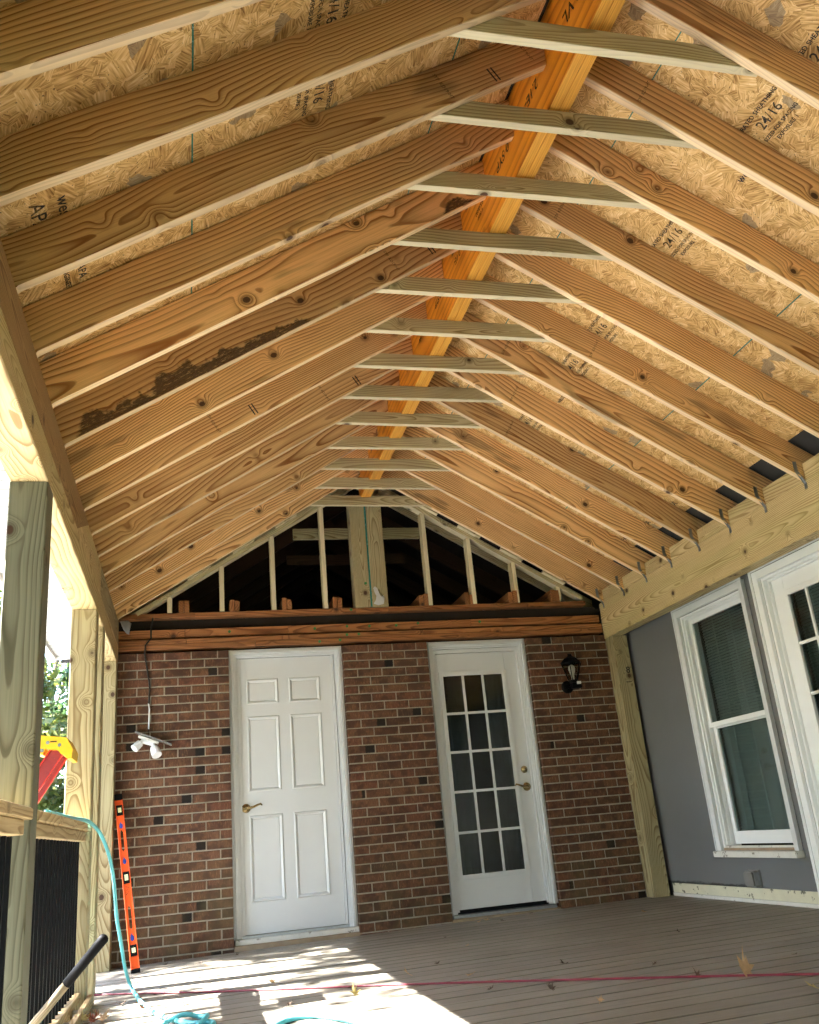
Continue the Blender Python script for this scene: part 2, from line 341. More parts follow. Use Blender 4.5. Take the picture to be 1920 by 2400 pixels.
class MB:
    def __init__(s): s.v = []; s.f = []; s.sm = False
    def add(s, vs, fs):
        b = len(s.v); s.v += [tuple(x) for x in vs]; s.f += [tuple(b+i for i in f) for f in fs]; return s
    def box(s, x0, x1, y0, y1, z0, z1, c=0.0):
        if c <= 0:
            v = [(x, y, z) for x in (x0, x1) for y in (y0, y1) for z in (z0, z1)]
            return s.add(v, [(0, 1, 3, 2), (4, 6, 7, 5), (0, 4, 5, 1), (2, 3, 7, 6), (0, 2, 6, 4), (1, 5, 7, 3)])
        return s.chamfer(x0, x1, y0, y1, z0, z1, c)
    def chamfer(s, x0, x1, y0, y1, z0, z1, c):
        # octagonal section along the longest axis
        d = (x1-x0, y1-y0, z1-z0); ax = d.index(max(d))
        lo = (x0, y0, z0); hi = (x1, y1, z1); b, e = [(1, 2), (2, 0), (0, 1)][ax]
        p = [(lo[b]+c, lo[e]), (hi[b]-c, lo[e]), (hi[b], lo[e]+c), (hi[b], hi[e]-c), (hi[b]-c, hi[e]), (lo[b]+c, hi[e]), (lo[b], hi[e]-c), (lo[b], lo[e]+c)]
        vs = []
        for a in (lo[ax], hi[ax]):
            for q in p:
                w = [0, 0, 0]; w[ax] = a; w[b] = q[0]; w[e] = q[1]; vs.append(w)
        fs = [tuple(reversed(range(8))), tuple(range(8, 16))] + [(i, (i+1) % 8, 8+(i+1) % 8, 8+i) for i in range(8)]
        return s.add(vs, fs)
    def prism(s, pts, y0, y1):            # polygon in xz, extruded along y
        n = len(pts); vs = [(x, y0, z) for x, z in pts] + [(x, y1, z) for x, z in pts]
        return s.add(vs, [tuple(range(n)), tuple(reversed(range(n, 2*n)))] + [(i+n, (i+1) % n + n, (i+1) % n, i) for i in range(n)])
    def prism_ax(s, pts, a0, a1, ax):      # polygon in the two other axes (cyclic order), extruded along ax
        b, e = [(1, 2), (2, 0), (0, 1)][ax]; n = len(pts); vs = []
        for a in (a0, a1):
            for q in pts:
                w = [0, 0, 0]; w[ax] = a; w[b] = q[0]; w[e] = q[1]; vs.append(w)
        return s.add(vs, [tuple(reversed(range(n))), tuple(range(n, 2*n))] + [(i, (i+1) % n, n+(i+1) % n, n+i) for i in range(n)])
    def tube(s, path, r, n=8, cap=True):
        P = [Vector(p) for p in path]; rings = []
        rr = r if isinstance(r, (list, tuple)) else [r]*len(P)
        t = (P[1]-P[0]).normalized(); ref = Vector((0, 0, 1)) if abs(t.z) < 0.9 else Vector((1, 0, 0))
        nx = t.cross(ref).normalized()
        vs = []
        for i, p in enumerate(P):
            t = (P[min(i+1, len(P)-1)] - P[max(i-1, 0)]).normalized()
            nx = (nx - t*nx.dot(t)).normalized(); ny = t.cross(nx)
            for j in range(n):
                a = 2*math.pi*j/n; vs.append(p + (nx*math.cos(a)+ny*math.sin(a))*rr[i])
        fs = [(i*n+j, i*n+(j+1) % n, (i+1)*n+(j+1) % n, (i+1)*n+j) for i in range(len(P)-1) for j in range(n)]
        if cap: fs += [tuple(reversed(range(n))), tuple((len(P)-1)*n+j for j in range(n))]
        return s.add(vs, fs)
    def lathe(s, prof, org=(0, 0, 0), axis='z', n=16):   # prof: (radius, height)
        o = Vector(org); vs = []
        for r_, h in prof:
            for j in range(n):
                a = 2*math.pi*j/n; u, w = r_*math.cos(a), r_*math.sin(a)
                vs.append(o + Vector({'z': (u, w, h), 'y': (u, h, w), 'x': (h, u, w)}[axis]))
        fs = [(i*n+j, i*n+(j+1) % n, (i+1)*n+(j+1) % n, (i+1)*n+j) for i in range(len(prof)-1) for j in range(n)]
        if axis == 'y': fs = [tuple(reversed(f)) for f in fs]
        return s.add(vs, fs)
    def mesh(s, name, smooth=False):
        me = bpy.data.meshes.new(name); me.from_pydata(s.v, [], s.f); me.update()
        if smooth: me.polygons.foreach_set('use_smooth', [True]*len(me.polygons))
        return me
    def build(s, name, mat, parent=None, mw=None, smooth=False):
        return link(name, s.mesh(name, smooth), mat, parent, mw)
def wbox(name, mat, parent, x0, x1, y0, y1, z0, z1, c=0.0):
    """box given in world coordinates; its own origin is its centre and local x follows the longest side"""
    ctr = Vector(((x0+x1)/2, (y0+y1)/2, (z0+z1)/2)); d = [abs(x1-x0), abs(y1-y0), abs(z1-z0)]; ax = d.index(max(d))
    b, e = [(1, 2), (2, 0), (0, 1)][ax]
    mw = Matrix.Identity(4)
    for row in range(3):
        for cc, a_ in enumerate((ax, b, e)): mw[row][cc] = 1.0 if row == a_ else 0.0
    mw.translation = ctr
    m_ = MB()
    m_.box(-d[ax]/2, d[ax]/2, -d[b]/2, d[b]/2, -d[e]/2, d[e]/2, c)
    return link(name, m_.mesh(name), mat, parent, mw)
def frame(a, b, up=(0, 0, 1)):
    a = Vector(a); x = (Vector(b)-a); L = x.length; x.normalize(); u = Vector(up)
    y = u.cross(x).normalized(); z = x.cross(y)
    mw = Matrix((x, y, z)).transposed().to_4x4(); mw.translation = a
    return mw, L
def board(name, mat, parent, a, b, w, h, up=(0, 0, 1), c=0.002):
    mw, L = frame(a, b, up); m_ = MB(); m_.box(0, L, -w/2, w/2, -h/2, h/2, c)
    return link(name, m_.mesh(name), mat, parent, mw)
def text(body, size, parent, pos, right, up, mat='ink', name='lettering', bold=0.0):
    cu = bpy.data.curves.new('txt', 'FONT'); cu.body = body; cu.size = size; cu.align_x = 'CENTER'; cu.align_y = 'CENTER'; cu.offset = bold; cu.resolution_u = 3
    o = bpy.data.objects.new('txt', cu); COL.objects.link(o)
    dg = bpy.context.evaluated_depsgraph_get(); me = bpy.data.meshes.new_from_object(o.evaluated_get(dg))
    bpy.data.objects.remove(o); bpy.data.curves.remove(cu)
    r_ = Vector(right).normalized(); u_ = Vector(up).normalized(); n_ = r_.cross(u_)
    mw = Matrix((r_, u_, n_)).transposed().to_4x4(); mw.translation = Vector(pos) + n_*0.0012
    me.materials.clear()
    return link(name, me, mat, parent, mw)

ZF = lambda x: 0.0125*x + 0.003      # the deck falls slightly to the left
TILT = Matrix.Rotation(-math.atan(0.0125), 4, 'Y')

# ================================================================== ground and deck
g = MB(); g.add([(-400, -400, -0.45), (400, -400, -0.45), (400, 400, -0.45), (-400, 400, -0.45)], [(0, 1, 2, 3)])
struct(g.build('ground', 'grass'))
pt = MB(); pt.box(-9.0, -2.30, -16, 6.0, -0.50, -0.40); struct(pt.build('bounce_slab', 'concrete'))  # unseen pale slab added to bounce sunlight up under the roof
deck = struct(link('deck', None)); deck.empty_display_size = 0.1
bw, pitch = 0.1320, 0.1415
bm_ = MB(); bm_.box(-2.06, 2.40, -bw/2, bw/2, -0.025, 0, 0.004); bme = bm_.mesh('deck_board')
i = 0; y = -0.012 - bw/2
while y > -9.0:
    mw = Matrix.Translation((0, y, 0.003 + random.uniform(-0.0008, 0.0008))) @ TILT
    link('deck_board', bme, 'deck', deck, mw); y -= pitch; i += 1
wbox('deck_frame', 'deck_under', deck, -2.04, 2.38, -9.0, -0.01, -0.40, -0.08)
wbox('rim_joist', 'rail', deck, -2.085, -2.062, -9.0, -0.2, -0.30, -0.035)

# ================================================================== brick wall piers and house shell
CRS, MOD, ZT = 0.0677, 0.2032, 2.112
bmesh_cache = {}
def brick_mesh(w):
    key = round(w, 3)
    if key not in bmesh_cache:
        b_ = MB(); b_.chamfer(-w/2, w/2, 0, 0.10, -0.0288, 0.0288, 0.0035) if w > 0.10 else b_.box(-w/2, w/2, 0, 0.10, -0.0288, 0.0288)
        bmesh_cache[key] = b_.mesh('brick')
    return bmesh_cache[key]
def pier(x0, x1, label):
    t = thing('brick_pier', label, 'brick wall', ((x0+x1)/2, 0.05, 0))
    mb_ = MB(); mb_.box(x0+0.003, x1-0.003, 0.007, 0.094, -0.06, ZT+CRS-0.004); mb_.build('mortar', 'mortar', t)
    for n in range(-1, 32):
        zc = ZT - CRS*(n+0.5)
        sh = 0.0 if n % 2 == 0 else 0.5
        k0 = math.floor(x0/MOD - sh) - 1; row = []
        for kk in range(k0, k0+40):
            a = (kk+sh)*MOD + 0.005 + random.uniform(-0.0015, 0.0015); b = (kk+1+sh)*MOD - 0.005 + random.uniform(-0.0015, 0.0015)
            a, b = max(a, x0), min(b, x1)
            if b-a > 0.001: row.append([a, b])
        if row[0][1]-row[0][0] < 0.045: row[1][0] = row[0][0]; row.pop(0)
        elif row[0][0] > x0: row[0][0] = x0
        if row[-1][1]-row[-1][0] < 0.045: row[-2][1] = row[-1][1]; row.pop()
        elif row[-1][1] < x1: row[-1][1] = x1
        for a, b in row:
            mw = Matrix.Translation(((a+b)/2, random.uniform(-0.0015, 0.0012), zc + random.uniform(-0.001, 0.001)))
            w_ = b-a
            link('brick', brick_mesh(0.193 if abs(w_-0.193) < 0.004 else w_), 'brick', t, mw)
    return t
D1 = (-1.032, -0.113); D2 = (0.603, 1.497)
pier(-1.995, D1[0], 'brown brick wall between the left corner post and the six-panel door')
pier(D1[1], D2[0], 'narrow brown brick pier between the two white doors')
pier(D2[1], 2.36, 'dark brick wall with wall lantern, right of the glazed door')

hs = thing('house_shell', 'dark open attic and house body behind the brick wall', 'house', (0.2, 2.5, 0))
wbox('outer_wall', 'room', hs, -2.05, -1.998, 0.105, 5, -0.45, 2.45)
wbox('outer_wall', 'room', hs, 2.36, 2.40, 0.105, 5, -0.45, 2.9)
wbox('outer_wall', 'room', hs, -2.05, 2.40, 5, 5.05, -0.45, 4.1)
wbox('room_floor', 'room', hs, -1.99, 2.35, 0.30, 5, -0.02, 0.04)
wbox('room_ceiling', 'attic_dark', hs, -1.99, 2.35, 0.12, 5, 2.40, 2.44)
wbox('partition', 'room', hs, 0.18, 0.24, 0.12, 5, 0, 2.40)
wbox('insulation', 'insul', hs, -1.99, 2.35, 0.6, 5, 2.46, 2.56)

# old attic framing behind the gable studs
SL, SR = 0.612, 0.597
zl = lambda x: 2.437 + SL*(x+1.863)
zr = lambda x: 2.4528 + SR*(2.226-x)
DVL, DVR = 0.2157, 0.2143
RX0, RX1 = 0.1185, 0.2075
aL = math.atan(SL); aR = math.atan(SR)
for kk in range(7):
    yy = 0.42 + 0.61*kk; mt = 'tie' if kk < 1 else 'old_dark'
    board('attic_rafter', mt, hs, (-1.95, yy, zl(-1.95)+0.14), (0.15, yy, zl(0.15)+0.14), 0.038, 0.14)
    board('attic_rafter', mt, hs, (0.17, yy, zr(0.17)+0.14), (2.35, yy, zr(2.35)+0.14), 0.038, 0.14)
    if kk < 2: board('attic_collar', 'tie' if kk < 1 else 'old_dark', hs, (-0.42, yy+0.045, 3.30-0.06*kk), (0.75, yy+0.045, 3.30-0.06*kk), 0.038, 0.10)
for s_, (xa, xb, zf_) in enumerate(((-2.36, 0.163, zl), (2.36, 0.163, zr))):
    m_ = MB(); za, zb = zf_(xa)+0.23, zf_(xb)+0.23
    m_.prism([(xa, za), (xb, zb), (xb, zb+0.03), (xa, za+0.03)], 0.012, 5.2)
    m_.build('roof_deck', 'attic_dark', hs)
# gable closing sheets left and right of the studs (eave corners)
wbox('eave_closure', 'dark_fascia', hs, -2.30, -2.0, 0.11, 0.13, 2.15, 2.75)

# ================================================================== gable stud frame and old plates
gf = thing('gable_stud_frame', 'open gable of pale studs above old orange-brown wall plates', 'wall framing', (0.2, 0.05, 2.2))
def rake(xa, xb, zf_, nm='rake_plate'):
    board(nm, 'tie', gf, (xa, 0.045, zf_(xa)-0.022), (xb, 0.045, zf_(xb)-0.022), 0.089, 0.038)
rake(-1.74, 0.02, zl); rake(2.08, 0.31, zr)
for x in (-1.486, -1.075, -0.657, -0.228, 0.674, 1.072, 1.466, 1.858):
    zf_ = zl if x < 0.16 else zr
    s_ = SL if x < 0.16 else -SR
    zt_ = zf_(x)-0.046
    m_ = MB(); m_.box(0, zt_-2.493, -0.019, 0.019, -0.0445, 0.0445, 0.002)
    mw = Matrix(((0, 1, 0, x), (0, 0, 1, 0.0455), (1, 0, 0, 2.493), (0, 0, 0, 1)))
    m_.build('stud', 'tie', gf, mw)
wbox('king_post', 'post_yellow', gf, 0.022, 0.152, 0.003, 0.138, 2.493, 3.45, 0.003)
wbox('king_post', 'post_yellow', gf, 0.168, 0.305, 0.004, 0.139, 2.493, 3.45, 0.003)
wbox('teal_tape', 'teal_edge', gf, 0.153, 0.167, 0.008, 0.02, 2.50, 3.42)
for i in range(4):                                   # blocks packed between rake plate and the last rafter
    x = -1.35 + 0.36*i
    board('rake_block', 'tie', gf, (x, -0.02, zl(x)+0.018), (x+0.18, -0.02, zl(x+0.18)+0.018), 0.06, 0.034)
    x = 0.62 + 0.37*i
    board('rake_block', 'tie', gf, (x, -0.02, zr(x)+0.018), (x+0.19, -0.02, zr(x+0.19)+0.018), 0.06, 0.034)
for (xa, xb) in ((-1.90, -1.29), (-1.288, 0.022), (0.30, 2.10)):
    wbox('sole_plate', 'old', gf, xa, xb, 0.002, 0.095, 2.453, 2.491, 0.003)
wbox('sole_plate', 'old', gf, 0.024, 0.298, 0.012, 0.095, 2.453, 2.489, 0.003)
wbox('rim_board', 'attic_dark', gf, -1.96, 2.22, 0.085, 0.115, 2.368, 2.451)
for (xa, xb) in ((-1.96, -1.37), (-1.367, -0.55), (-0.547, 1.02), (1.023, 2.22)):
    wbox('top_plate', 'old', gf, xa, xb, 0.022, 0.10, 2.296, 2.362, 0.003)
for (xa, xb) in ((-1.965, -1.36), (-1.357, 0.58), (0.583, 2.22)):
    wbox('top_plate', 'old', gf, xa, xb, -0.006, 0.09, 2.240, 2.279, 0.003)
for (xa, xb) in ((-1.965, -0.82), (-0.817, 1.45), (1.453, 2.22)):
    wbox('top_plate', 'old', gf, xa, xb, -0.008, 0.09, 2.198, 2.2375, 0.003)
for x in (-1.415, -1.372, -1.015, -0.974, -0.592, -0.551, -0.17, -0.129, 0.575, 0.62, 0.985, 1.03, 1.385, 1.43, 1.785, 1.822):
    zt_ = 2.588 + random.uniform(-0.012, 0.016); y0_ = random.uniform(-0.002, 0.006)
    wbox('joist_end', 'old', gf, x, x+0.0375, y0_, 0.62, 2.4925, zt_, 0.002)
for x, z_ in ((-0.33, 2.33), (-0.06, 2.34), (0.13, 2.335), (0.36, 2.332), (0.55, 2.345), (-0.07, 2.262), (0.03, 2.264), (-0.13, 2.22), (-0.30, 2.214), (1.10, 2.34), (-0.02, 2.475), (0.12, 2.70), (-1.02, 2.33)):
    yb = 0.022 if z_ > 2.29 else -0.008
    if z_ > 2.4: yb = 0.002
    m_ = MB(); m_.lathe([(0.0, -0.004), (0.011, -0.0035), (0.012, 0.0)], (x, yb-0.0005, z_), 'y', 10)
    m_.build('cap_nail', 'green_nail', gf)
# torn white wrap hanging on the middle post and strip of wrap behind the joists
def ragged(name, pts, y, mat, parent, th=0.003):
    m_ = MB(); m_.prism(pts, y, y+th); return m_.build(name, mat, parent)
ragged('torn_wrap', [(0.176, 2.52), (0.215, 2.505), (0.262, 2.515), (0.272, 2.56), (0.268, 2.592), (0.247, 2.575), (0.232, 2.60), (0.215, 2.655), (0.196, 2.67), (0.182, 2.655), (0.19, 2.62), (0.205, 2.585), (0.196, 2.55)], -0.004, 'wrap', gf)
m_ = MB(); N_ = 90
vs = []; 
for i in range(N_+1):
    x = -1.6 + 3.9*i/N_; zb = 2.600 + 0.012*math.sin(i*0.7) + random.uniform(-0.006, 0.006)
    vs += [(x, 0.66 + 0.03*math.sin(i*0.4), zb), (x, 0.70 + 0.03*math.sin(i*0.5), zb + 0.008 + 0.03*abs(math.sin(i*0.33))**3)]
m_.add(vs, [(2*i, 2*i+2, 2*i+3, 2*i+1) for i in range(N_)]); m_.build('wrap_strip', 'wrap', gf)

# ================================================================== porch roof
roof = thing('porch_roof', 'gable porch roof of bare pine rafters, collar ties and strand board', 'roof', (0.163, -3.5, 3.4))
SP = 0.4064; NR = 23; YE = -9.10
def rafter_mesh(side):
    if side == 'L':
        a = aL; org = Vector((-2.30, zl(-2.30)))
        pts = [(-2.30, zl(-2.30)), (-2.012, zl(-2.012)), (-2.012, 2.4265), (-1.865-0.006, 2.4265), (-1.865, zl(-1.865)), (RX0-0.0015, zl(RX0)), (RX0-0.0015, zl(RX0)+DVL), (-2.30, zl(-2.30)+DVL)]
        d = Vector((math.cos(a), math.sin(a)))
    else:
        a = aR; org = Vector((2.392, zr(2.392)))
        pts = [(2.2237, 2.4548), (2.392, 2.4548), (2.392, zr(2.392)+DVR), (RX1+0.0015, zr(RX1)+DVR), (RX1+0.0015, zr(RX1))]
        d = Vector((-math.cos(a), math.sin(a)))
    n = Vector((-d.y, d.x)) if side == 'L' else Vector((d.y, -d.x))
    loc = [((Vector(p)-org).dot(d), (Vector(p)-org).dot(n)) for p in pts]
    m_ = MB(); pl = loc
    m_.prism(pl, -0.019, 0.019)
    x3 = Vector((d.x, 0, d.y)); z3 = Vector((n.x, 0, n.y)); y3 = z3.cross(x3)
    mw = Matrix((x3, y3, z3)).transposed().to_4x4()
    return m_.mesh('rafter'), mw, Vector((org.x, 0, org.y))
mL, mwL, oL = rafter_mesh('L'); mR, mwR, oR = rafter_mesh('R')
for me_ in (mL, mR):
    import bmesh as _bm
    b_ = _bm.new(); b_.from_mesh(me_); _bm.ops.recalc_face_normals(b_, faces=b_.faces)
    es = [e for e in b_.edges if len(e.link_faces) == 2 and e.calc_length() > 0.3]
    _bm.ops.bevel(b_, geom=es, offset=0.003, segments=1, affect='EDGES'); b_.to_mesh(me_); b_.free()
YR = [-0.089 - SP*k for k in range(NR)]
for k, yc in enumerate(YR):
    for me_, mw_, o_ in ((mL, mwL, oL), (mR, mwR, oR)):
        mw = mw_.copy(); mw.translation = o_ + Vector((0, yc, random.uniform(-0.004, 0.004)))
        link('rafter', me_, 'rafter', roof, mw)
    i_ = 12-k
    zb = 3.352 + 0.0028*i_ + random.uniform(-0.003, 0.003)
    xl_ = -1.863 + (zb-2.437)/SL - 0.10; xr_ = 2.226 - (zb-2.4528)/SR + 0.10
    tl = random.uniform(-0.006, 0.006)
    board('collar_tie', 'tie', roof, (xl_, yc+0.0395, zb+0.0445+tl), (xr_, yc+0.0395, zb+0.0445-tl), 0.038, 0.089)
# hurricane ties on the right-hand header
hp = MB()
hp.box(-0.014, 0.014, 0, 0.0025, 0.012, 0.085)                       # flange on the rafter side
hp.add([(-0.014, 0, 0.012), (0.014, 0, 0.012), (0.034, -0.016, -0.06), (0.0335, 0.016, -0.06), (-0.014, 0.0025, 0.012), (0.014, 0.0025, 0.012)], [(0, 1, 2), (0, 2, 3), (0, 3, 4), (1, 5, 2)])
def hurricane(yc):
    m_ = MB()
    xb, zb = 2.224, 2.4528
    yf = yc - 0.0215
    m_.box(xb-0.062, xb-0.038, yf-0.0015, yf+0.0005, zb+0.048, zb+0.115)
    m_.add([(xb-0.062, yf, zb+0.050), (xb-0.038, yf, zb+0.054), (xb-0.002, yf-0.004, zb-0.021), (xb-0.002, yf+0.020, zb-0.021),
            (xb-0.062, yf-0.002, zb+0.050), (xb-0.038, yf-0.002, zb+0.054), (xb-0.004, yf-0.005, zb-0.021), (xb-0.004, yf+0.018, zb-0.021)],
           [(0, 1, 2, 3), (4, 7, 6, 5), (0, 4, 5, 1), (1, 5, 6, 2), (2, 6, 7, 3), (3, 7, 4, 0)])
    m_.box(xb-0.0035, xb-0.0015, yf-0.004, yf+0.020, zb-0.055, zb-0.020)
    o = m_.build('hurricane_tie', 'galv', roof)
    for dz in (-0.032, -0.046):
        q = MB(); q.lathe([(0.0045, -0.003), (0.0035, -0.0045), (0, -0.005)], (xb-0.0015, yf+0.008, zb+dz), 'x', 8); q.build('nail', 'galv', o)
for yc in YR: hurricane(yc)
# ridge: two plies
for (xa, xb) in ((RX0, 0.1625), (0.1635, RX1)):
    o = wbox('ridge_beam', 'lvl', roof, xa, xb, YE, 0.0, 3.458, 3.872, 0.0015)
    wbox('laminated_edge', 'lvl_edge', o, xa+0.0008, xb-0.0008, YE, 0.0, 3.4565, 3.4585)
# strand board courses, gap lines along the slope
def panels(side):
    zf_, DV, xs = (zl, DVL, (-2.33, -1.323, -0.295, 0.10)) if side == 'L' else (zr, DVR, (2.17, 1.62, 0.603, 0.226))
    sg = 1 if side == 'L' else -1
    for ci in range(3):
        xa, xb = xs[ci] + sg*0.0025, xs[ci+1] - sg*0.0025
        st = (0.0, -1.22, -0.4)[ci]; y = st
        edges = [0.0]
        yy = st if st < 0 else -2.438
        while yy > YE: edges.append(yy); yy -= 2.438
        edges.append(YE)
        for y1, y0 in zip(edges[:-1], edges[1:]):
            a = Vector((xa, 0, zf_(xa)+DV+0.0015)); b = Vector((xb, 0, zf_(xb)+DV+0.0015))
            x3 = (b-a).normalized() if side == 'L' else (a-b).normalized()
            z3 = x3.cross(Vector((0, 1, 0))); L_ = (b-a).length
            if z3.z < 0: z3 = -z3
            y3 = z3.cross(x3)
            mw = Matrix((x3, y3, z3)).transposed().to_4x4(); mw.translation = (a if side == 'L' else b) + Vector((0, (y0+y1)/2, 0))
            w_ = (y1-y0)/2 - 0.0015
            m_ = MB(); m_.box(0, L_, -w_, w_, 0, 0.011)
            p = m_.build('sheathing_panel', 'osb', roof, mw)
            if ci < 2:   # painted edge sealant at the upslope edge
                m_ = MB(); xe = L_+0.0003 if side == 'L' else -0.0043
                m_.box(xe, xe+0.004, -w_, w_, -0.003, 0.010); m_.build('edge_sealant', 'teal_edge', p, mw)
    return
panels('L'); panels('R')
for (xa, xb, zf_, DV) in ((-2.36, 0.165, zl, DVL), (2.62, 0.161, zr, DVR)):
    m_ = MB(); m_.prism([(xa, zf_(xa)+DV+0.018), (xb, zf_(xb)+DV+0.018), (xb, zf_(xb)+DV+0.024), (xa, zf_(xa)+DV+0.024)], YE-0.05, 0.01)
    m_.build('roofing_felt', 'felt', roof)
# soffit and fascia along the left eave
m_ = MB(); y = -0.14; prof = []
while y > YE:
    prof += [(y, 2.150), (y-0.088, 2.150), (y-0.091, 2.158), (y-0.097, 2.158), (y-0.10, 2.150)]; y -= 0.1
vs = []
for py, pz in prof: vs += [(-2.012, py, pz), (-2.302, py, pz)]
m_.add(vs, [(2*i, 2*i+1, 2*i+3, 2*i+2) for i in range(len(prof)-1)]); m_.build('soffit', 'soffit', roof)
wbox('fascia', 'white_clean', roof, -2.330, -2.303, YE, -0.125, 2.122, 2.40)
wbox('soffit_trim', 'white_clean', roof, -2.302, -2.012, -0.138, -0.125, 2.128, 2.30)
# stamps printed on the sheathing
def stamp(side, x, y, lines, mat='ink'):
    zf_, DV, s_ = (zl, DVL, SL) if side == 'L' else (zr, DVR, -SR)
    up = Vector((1, 0, s_)) if side == 'L' else Vector((-1, 0, -s_))
    up.normalize(); rt = Vector((0, 1, 0)) if side == 'L' else Vector((0, -1, 0))
    pos = Vector((x, y, zf_(x)+DV+0.001))
    for dy, sz, b in lines: text(b, sz, roof, pos + up*dy, rt, up, mat, 'printed_stamp', 0.0006)
std = [(0.075, 0.028, 'RATED SHEATHING'), (0.02, 0.062, '24/16'), (-0.035, 0.024, 'SIZED FOR SPACING'), (-0.07, 0.024, 'EXPOSURE 1')]
for y in (-4.70, -5.06, -3.88, -3.0, -2.58, -1.77):
    stamp('R', 1.05, y, std)
stamp('R', 1.10, -4.40, [(0.0, 0.05, 'west')]); stamp('R', 1.10, -2.2, [(0.0, 0.05, 'west')])
for y in (-4.70, -5.05, -3.45): stamp('L', -0.89, y, std)
stamp('L', -1.775, -4.60, [(-0.045, 0.075, 'APA'), (0.045, 0.062, 'west')])
stamp('L', -1.745, -4.235, [(0.03, 0.045, 'APA'), (-0.03, 0.03, 'THE ENGINEERED')])
stamp('R', 2.08, -1.31, [(0.0, 0.06, 'APA')]); stamp('R', 2.08, -0.92, [(0.0, 0.06, 'APA')]); stamp('R', 2.08, -1.72, [(0.0, 0.06, 'APA')])
for y, b, sz in ((-4.40, '2.1E-', 0.075), (-4.01, '0 SYP', 0.075), (-3.64, 'E/S 0680', 0.035), (-3.22, '2.1E-', 0.06), (-2.80, '0 SYP', 0.06), (-4.84, 'LVL', 0.09), (-2.38, 'E/S 0680', 0.035), (-1.99, '2.1E-', 0.06)):
    text(b, sz, roof, (RX0-0.0003, y, 3.668), (0, 1, 0), (0, 0, -1), 'ink', 'printed_stamp', 0.001)
text('6 0680', 0.03, roof, (RX0-0.0003, -3.64, 3.63), (0, 1, 0), (0, 0, -1), 'ink', 'printed_stamp', 0.0006)
# grade stamps and pencil marks on some rafters (near faces)
dL = Vector((math.cos(aL), 0, math.sin(aL))); nL = Vector((-math.sin(aL), 0, math.cos(aL)))
dR = Vector((math.cos(aR), 0, -math.sin(aR))); nR = Vector((math.sin(aR), 0, math.cos(aR)))
for k, x, dz in ((11, -0.35, 0.10), (11, 0.02, 0.13), (8, -0.3, 0.12), (6, -1.2, 0.1), (5, -0.5, 0.1)):
    yc = YR[k]-0.0193; p = Vector((x, yc, zl(x)+dz))
    text('SYP  KD19-HT', 0.022, roof, p, nL*-1, dL, 'ink_grey', 'grade_stamp', 0.0003)
    text('|| ', 0.075, roof, p + dL*0.25 - nL*0.03, dL, nL, 'ink', 'tick_mark', 0.0008)
for k, x, dz in ((11, 0.55, 0.11), (9, 0.5, 0.11), (6, 0.62, 0.11), (5, 0.8, 0.1), (7, 1.0, 0.1), (4, 0.9, 0.1)):
    yc = YR[k]-0.0193; p = Vector((x, yc, zr(x)+dz))
    text('SYP  KD19-HT', 0.022, roof, p, nR, dR*-1, 'ink_grey', 'grade_stamp', 0.0003)
# dark weather stain along the lower edge of one left rafter, with a ragged outline
def stain(k, x0, x1, hmax, seed):
    yc = YR[k]-0.0200; xm = (x0+x1)/2
    mw = Matrix((dL, Vector((0, 1, 0)), nL)).transposed().to_4x4(); mw.translation = Vector((x0, yc, zl(x0)))
    L_ = (x1-x0)/math.cos(aL); m_ = MB(); m_.add([(0, 0, 0.004), (L_, 0, 0.004), (L_, 0, hmax), (0, 0, hmax)], [(0, 1, 2, 3)])
    o = m_.build('weather_stain', mat_stain(L_, hmax, seed), roof, mw)
def mat_stain(L_, h_, seed):
    k = Nd('weather_stain'); P = k.obj(); q = k.n('SeparateXYZ', Vector=P); Q = k.vmath('ADD', P, (seed*3.1, seed*1.7, 0))
    nz = k.noise(k.vmath('MULTIPLY', Q, (30, 1, 190)), 1.0, 3, 0.7).outputs['Fac']
    lo = k.noise(k.vmath('MULTIPLY', Q, (4.5, 1, 4.0)), 1.0, 4, 0.65).outputs['Fac']
    c = k.mix(k.rng(nz, 0.30, 0.7), (0.045, 0.028, 0.015), (0.17, 0.095, 0.045))
    lim = k.math('MULTIPLY', k.rng(lo, 0.33, 0.66), k.math('MULTIPLY', k.rng(q.outputs['X'], 0, 0.14), k.rng(q.outputs['X'], L_, L_-0.14)))
    zf_ = k.math('DIVIDE', q.outputs['Z'], h_)
    lim = k.math('MULTIPLY_ADD', k.math('SUBTRACT', nz, 0.5), 0.35, lim)
    al = k.rng(k.math('SUBTRACT', lim, zf_), -0.10, 0.22, 0.0, 0.85)
    al = k.math('MULTIPLY', al, k.rng(nz, 0.28, 0.52, 0.25, 1.0))
    b = k.n('BsdfPrincipled', Base_Color=c, Roughness=0.8); t = k.n('BsdfTransparent')
    mx = k.n('MixShader', Fac=al, i1=t, i2=b); o = k.n('OutputMaterial'); k.t.links.new(mx.outputs[0], o.inputs[0]); return k.m
stain(8, -1.84, -0.70, 0.115, 2); stain(9, -0.16, 0.10, 0.07, 3)

# ================================================================== left header, posts, railing
hb = thing('header_beam', 'yellow treated timber header on posts along the open left side', 'beam', (-1.94, -4.5, 2.1))
for (ya, yb) in ((YE, -3.69), (-3.687, -0.012)):
    wbox('timber', 'beam', hb, -2.009, -1.869, ya, yb, 2.095, 2.2335, 0.004)
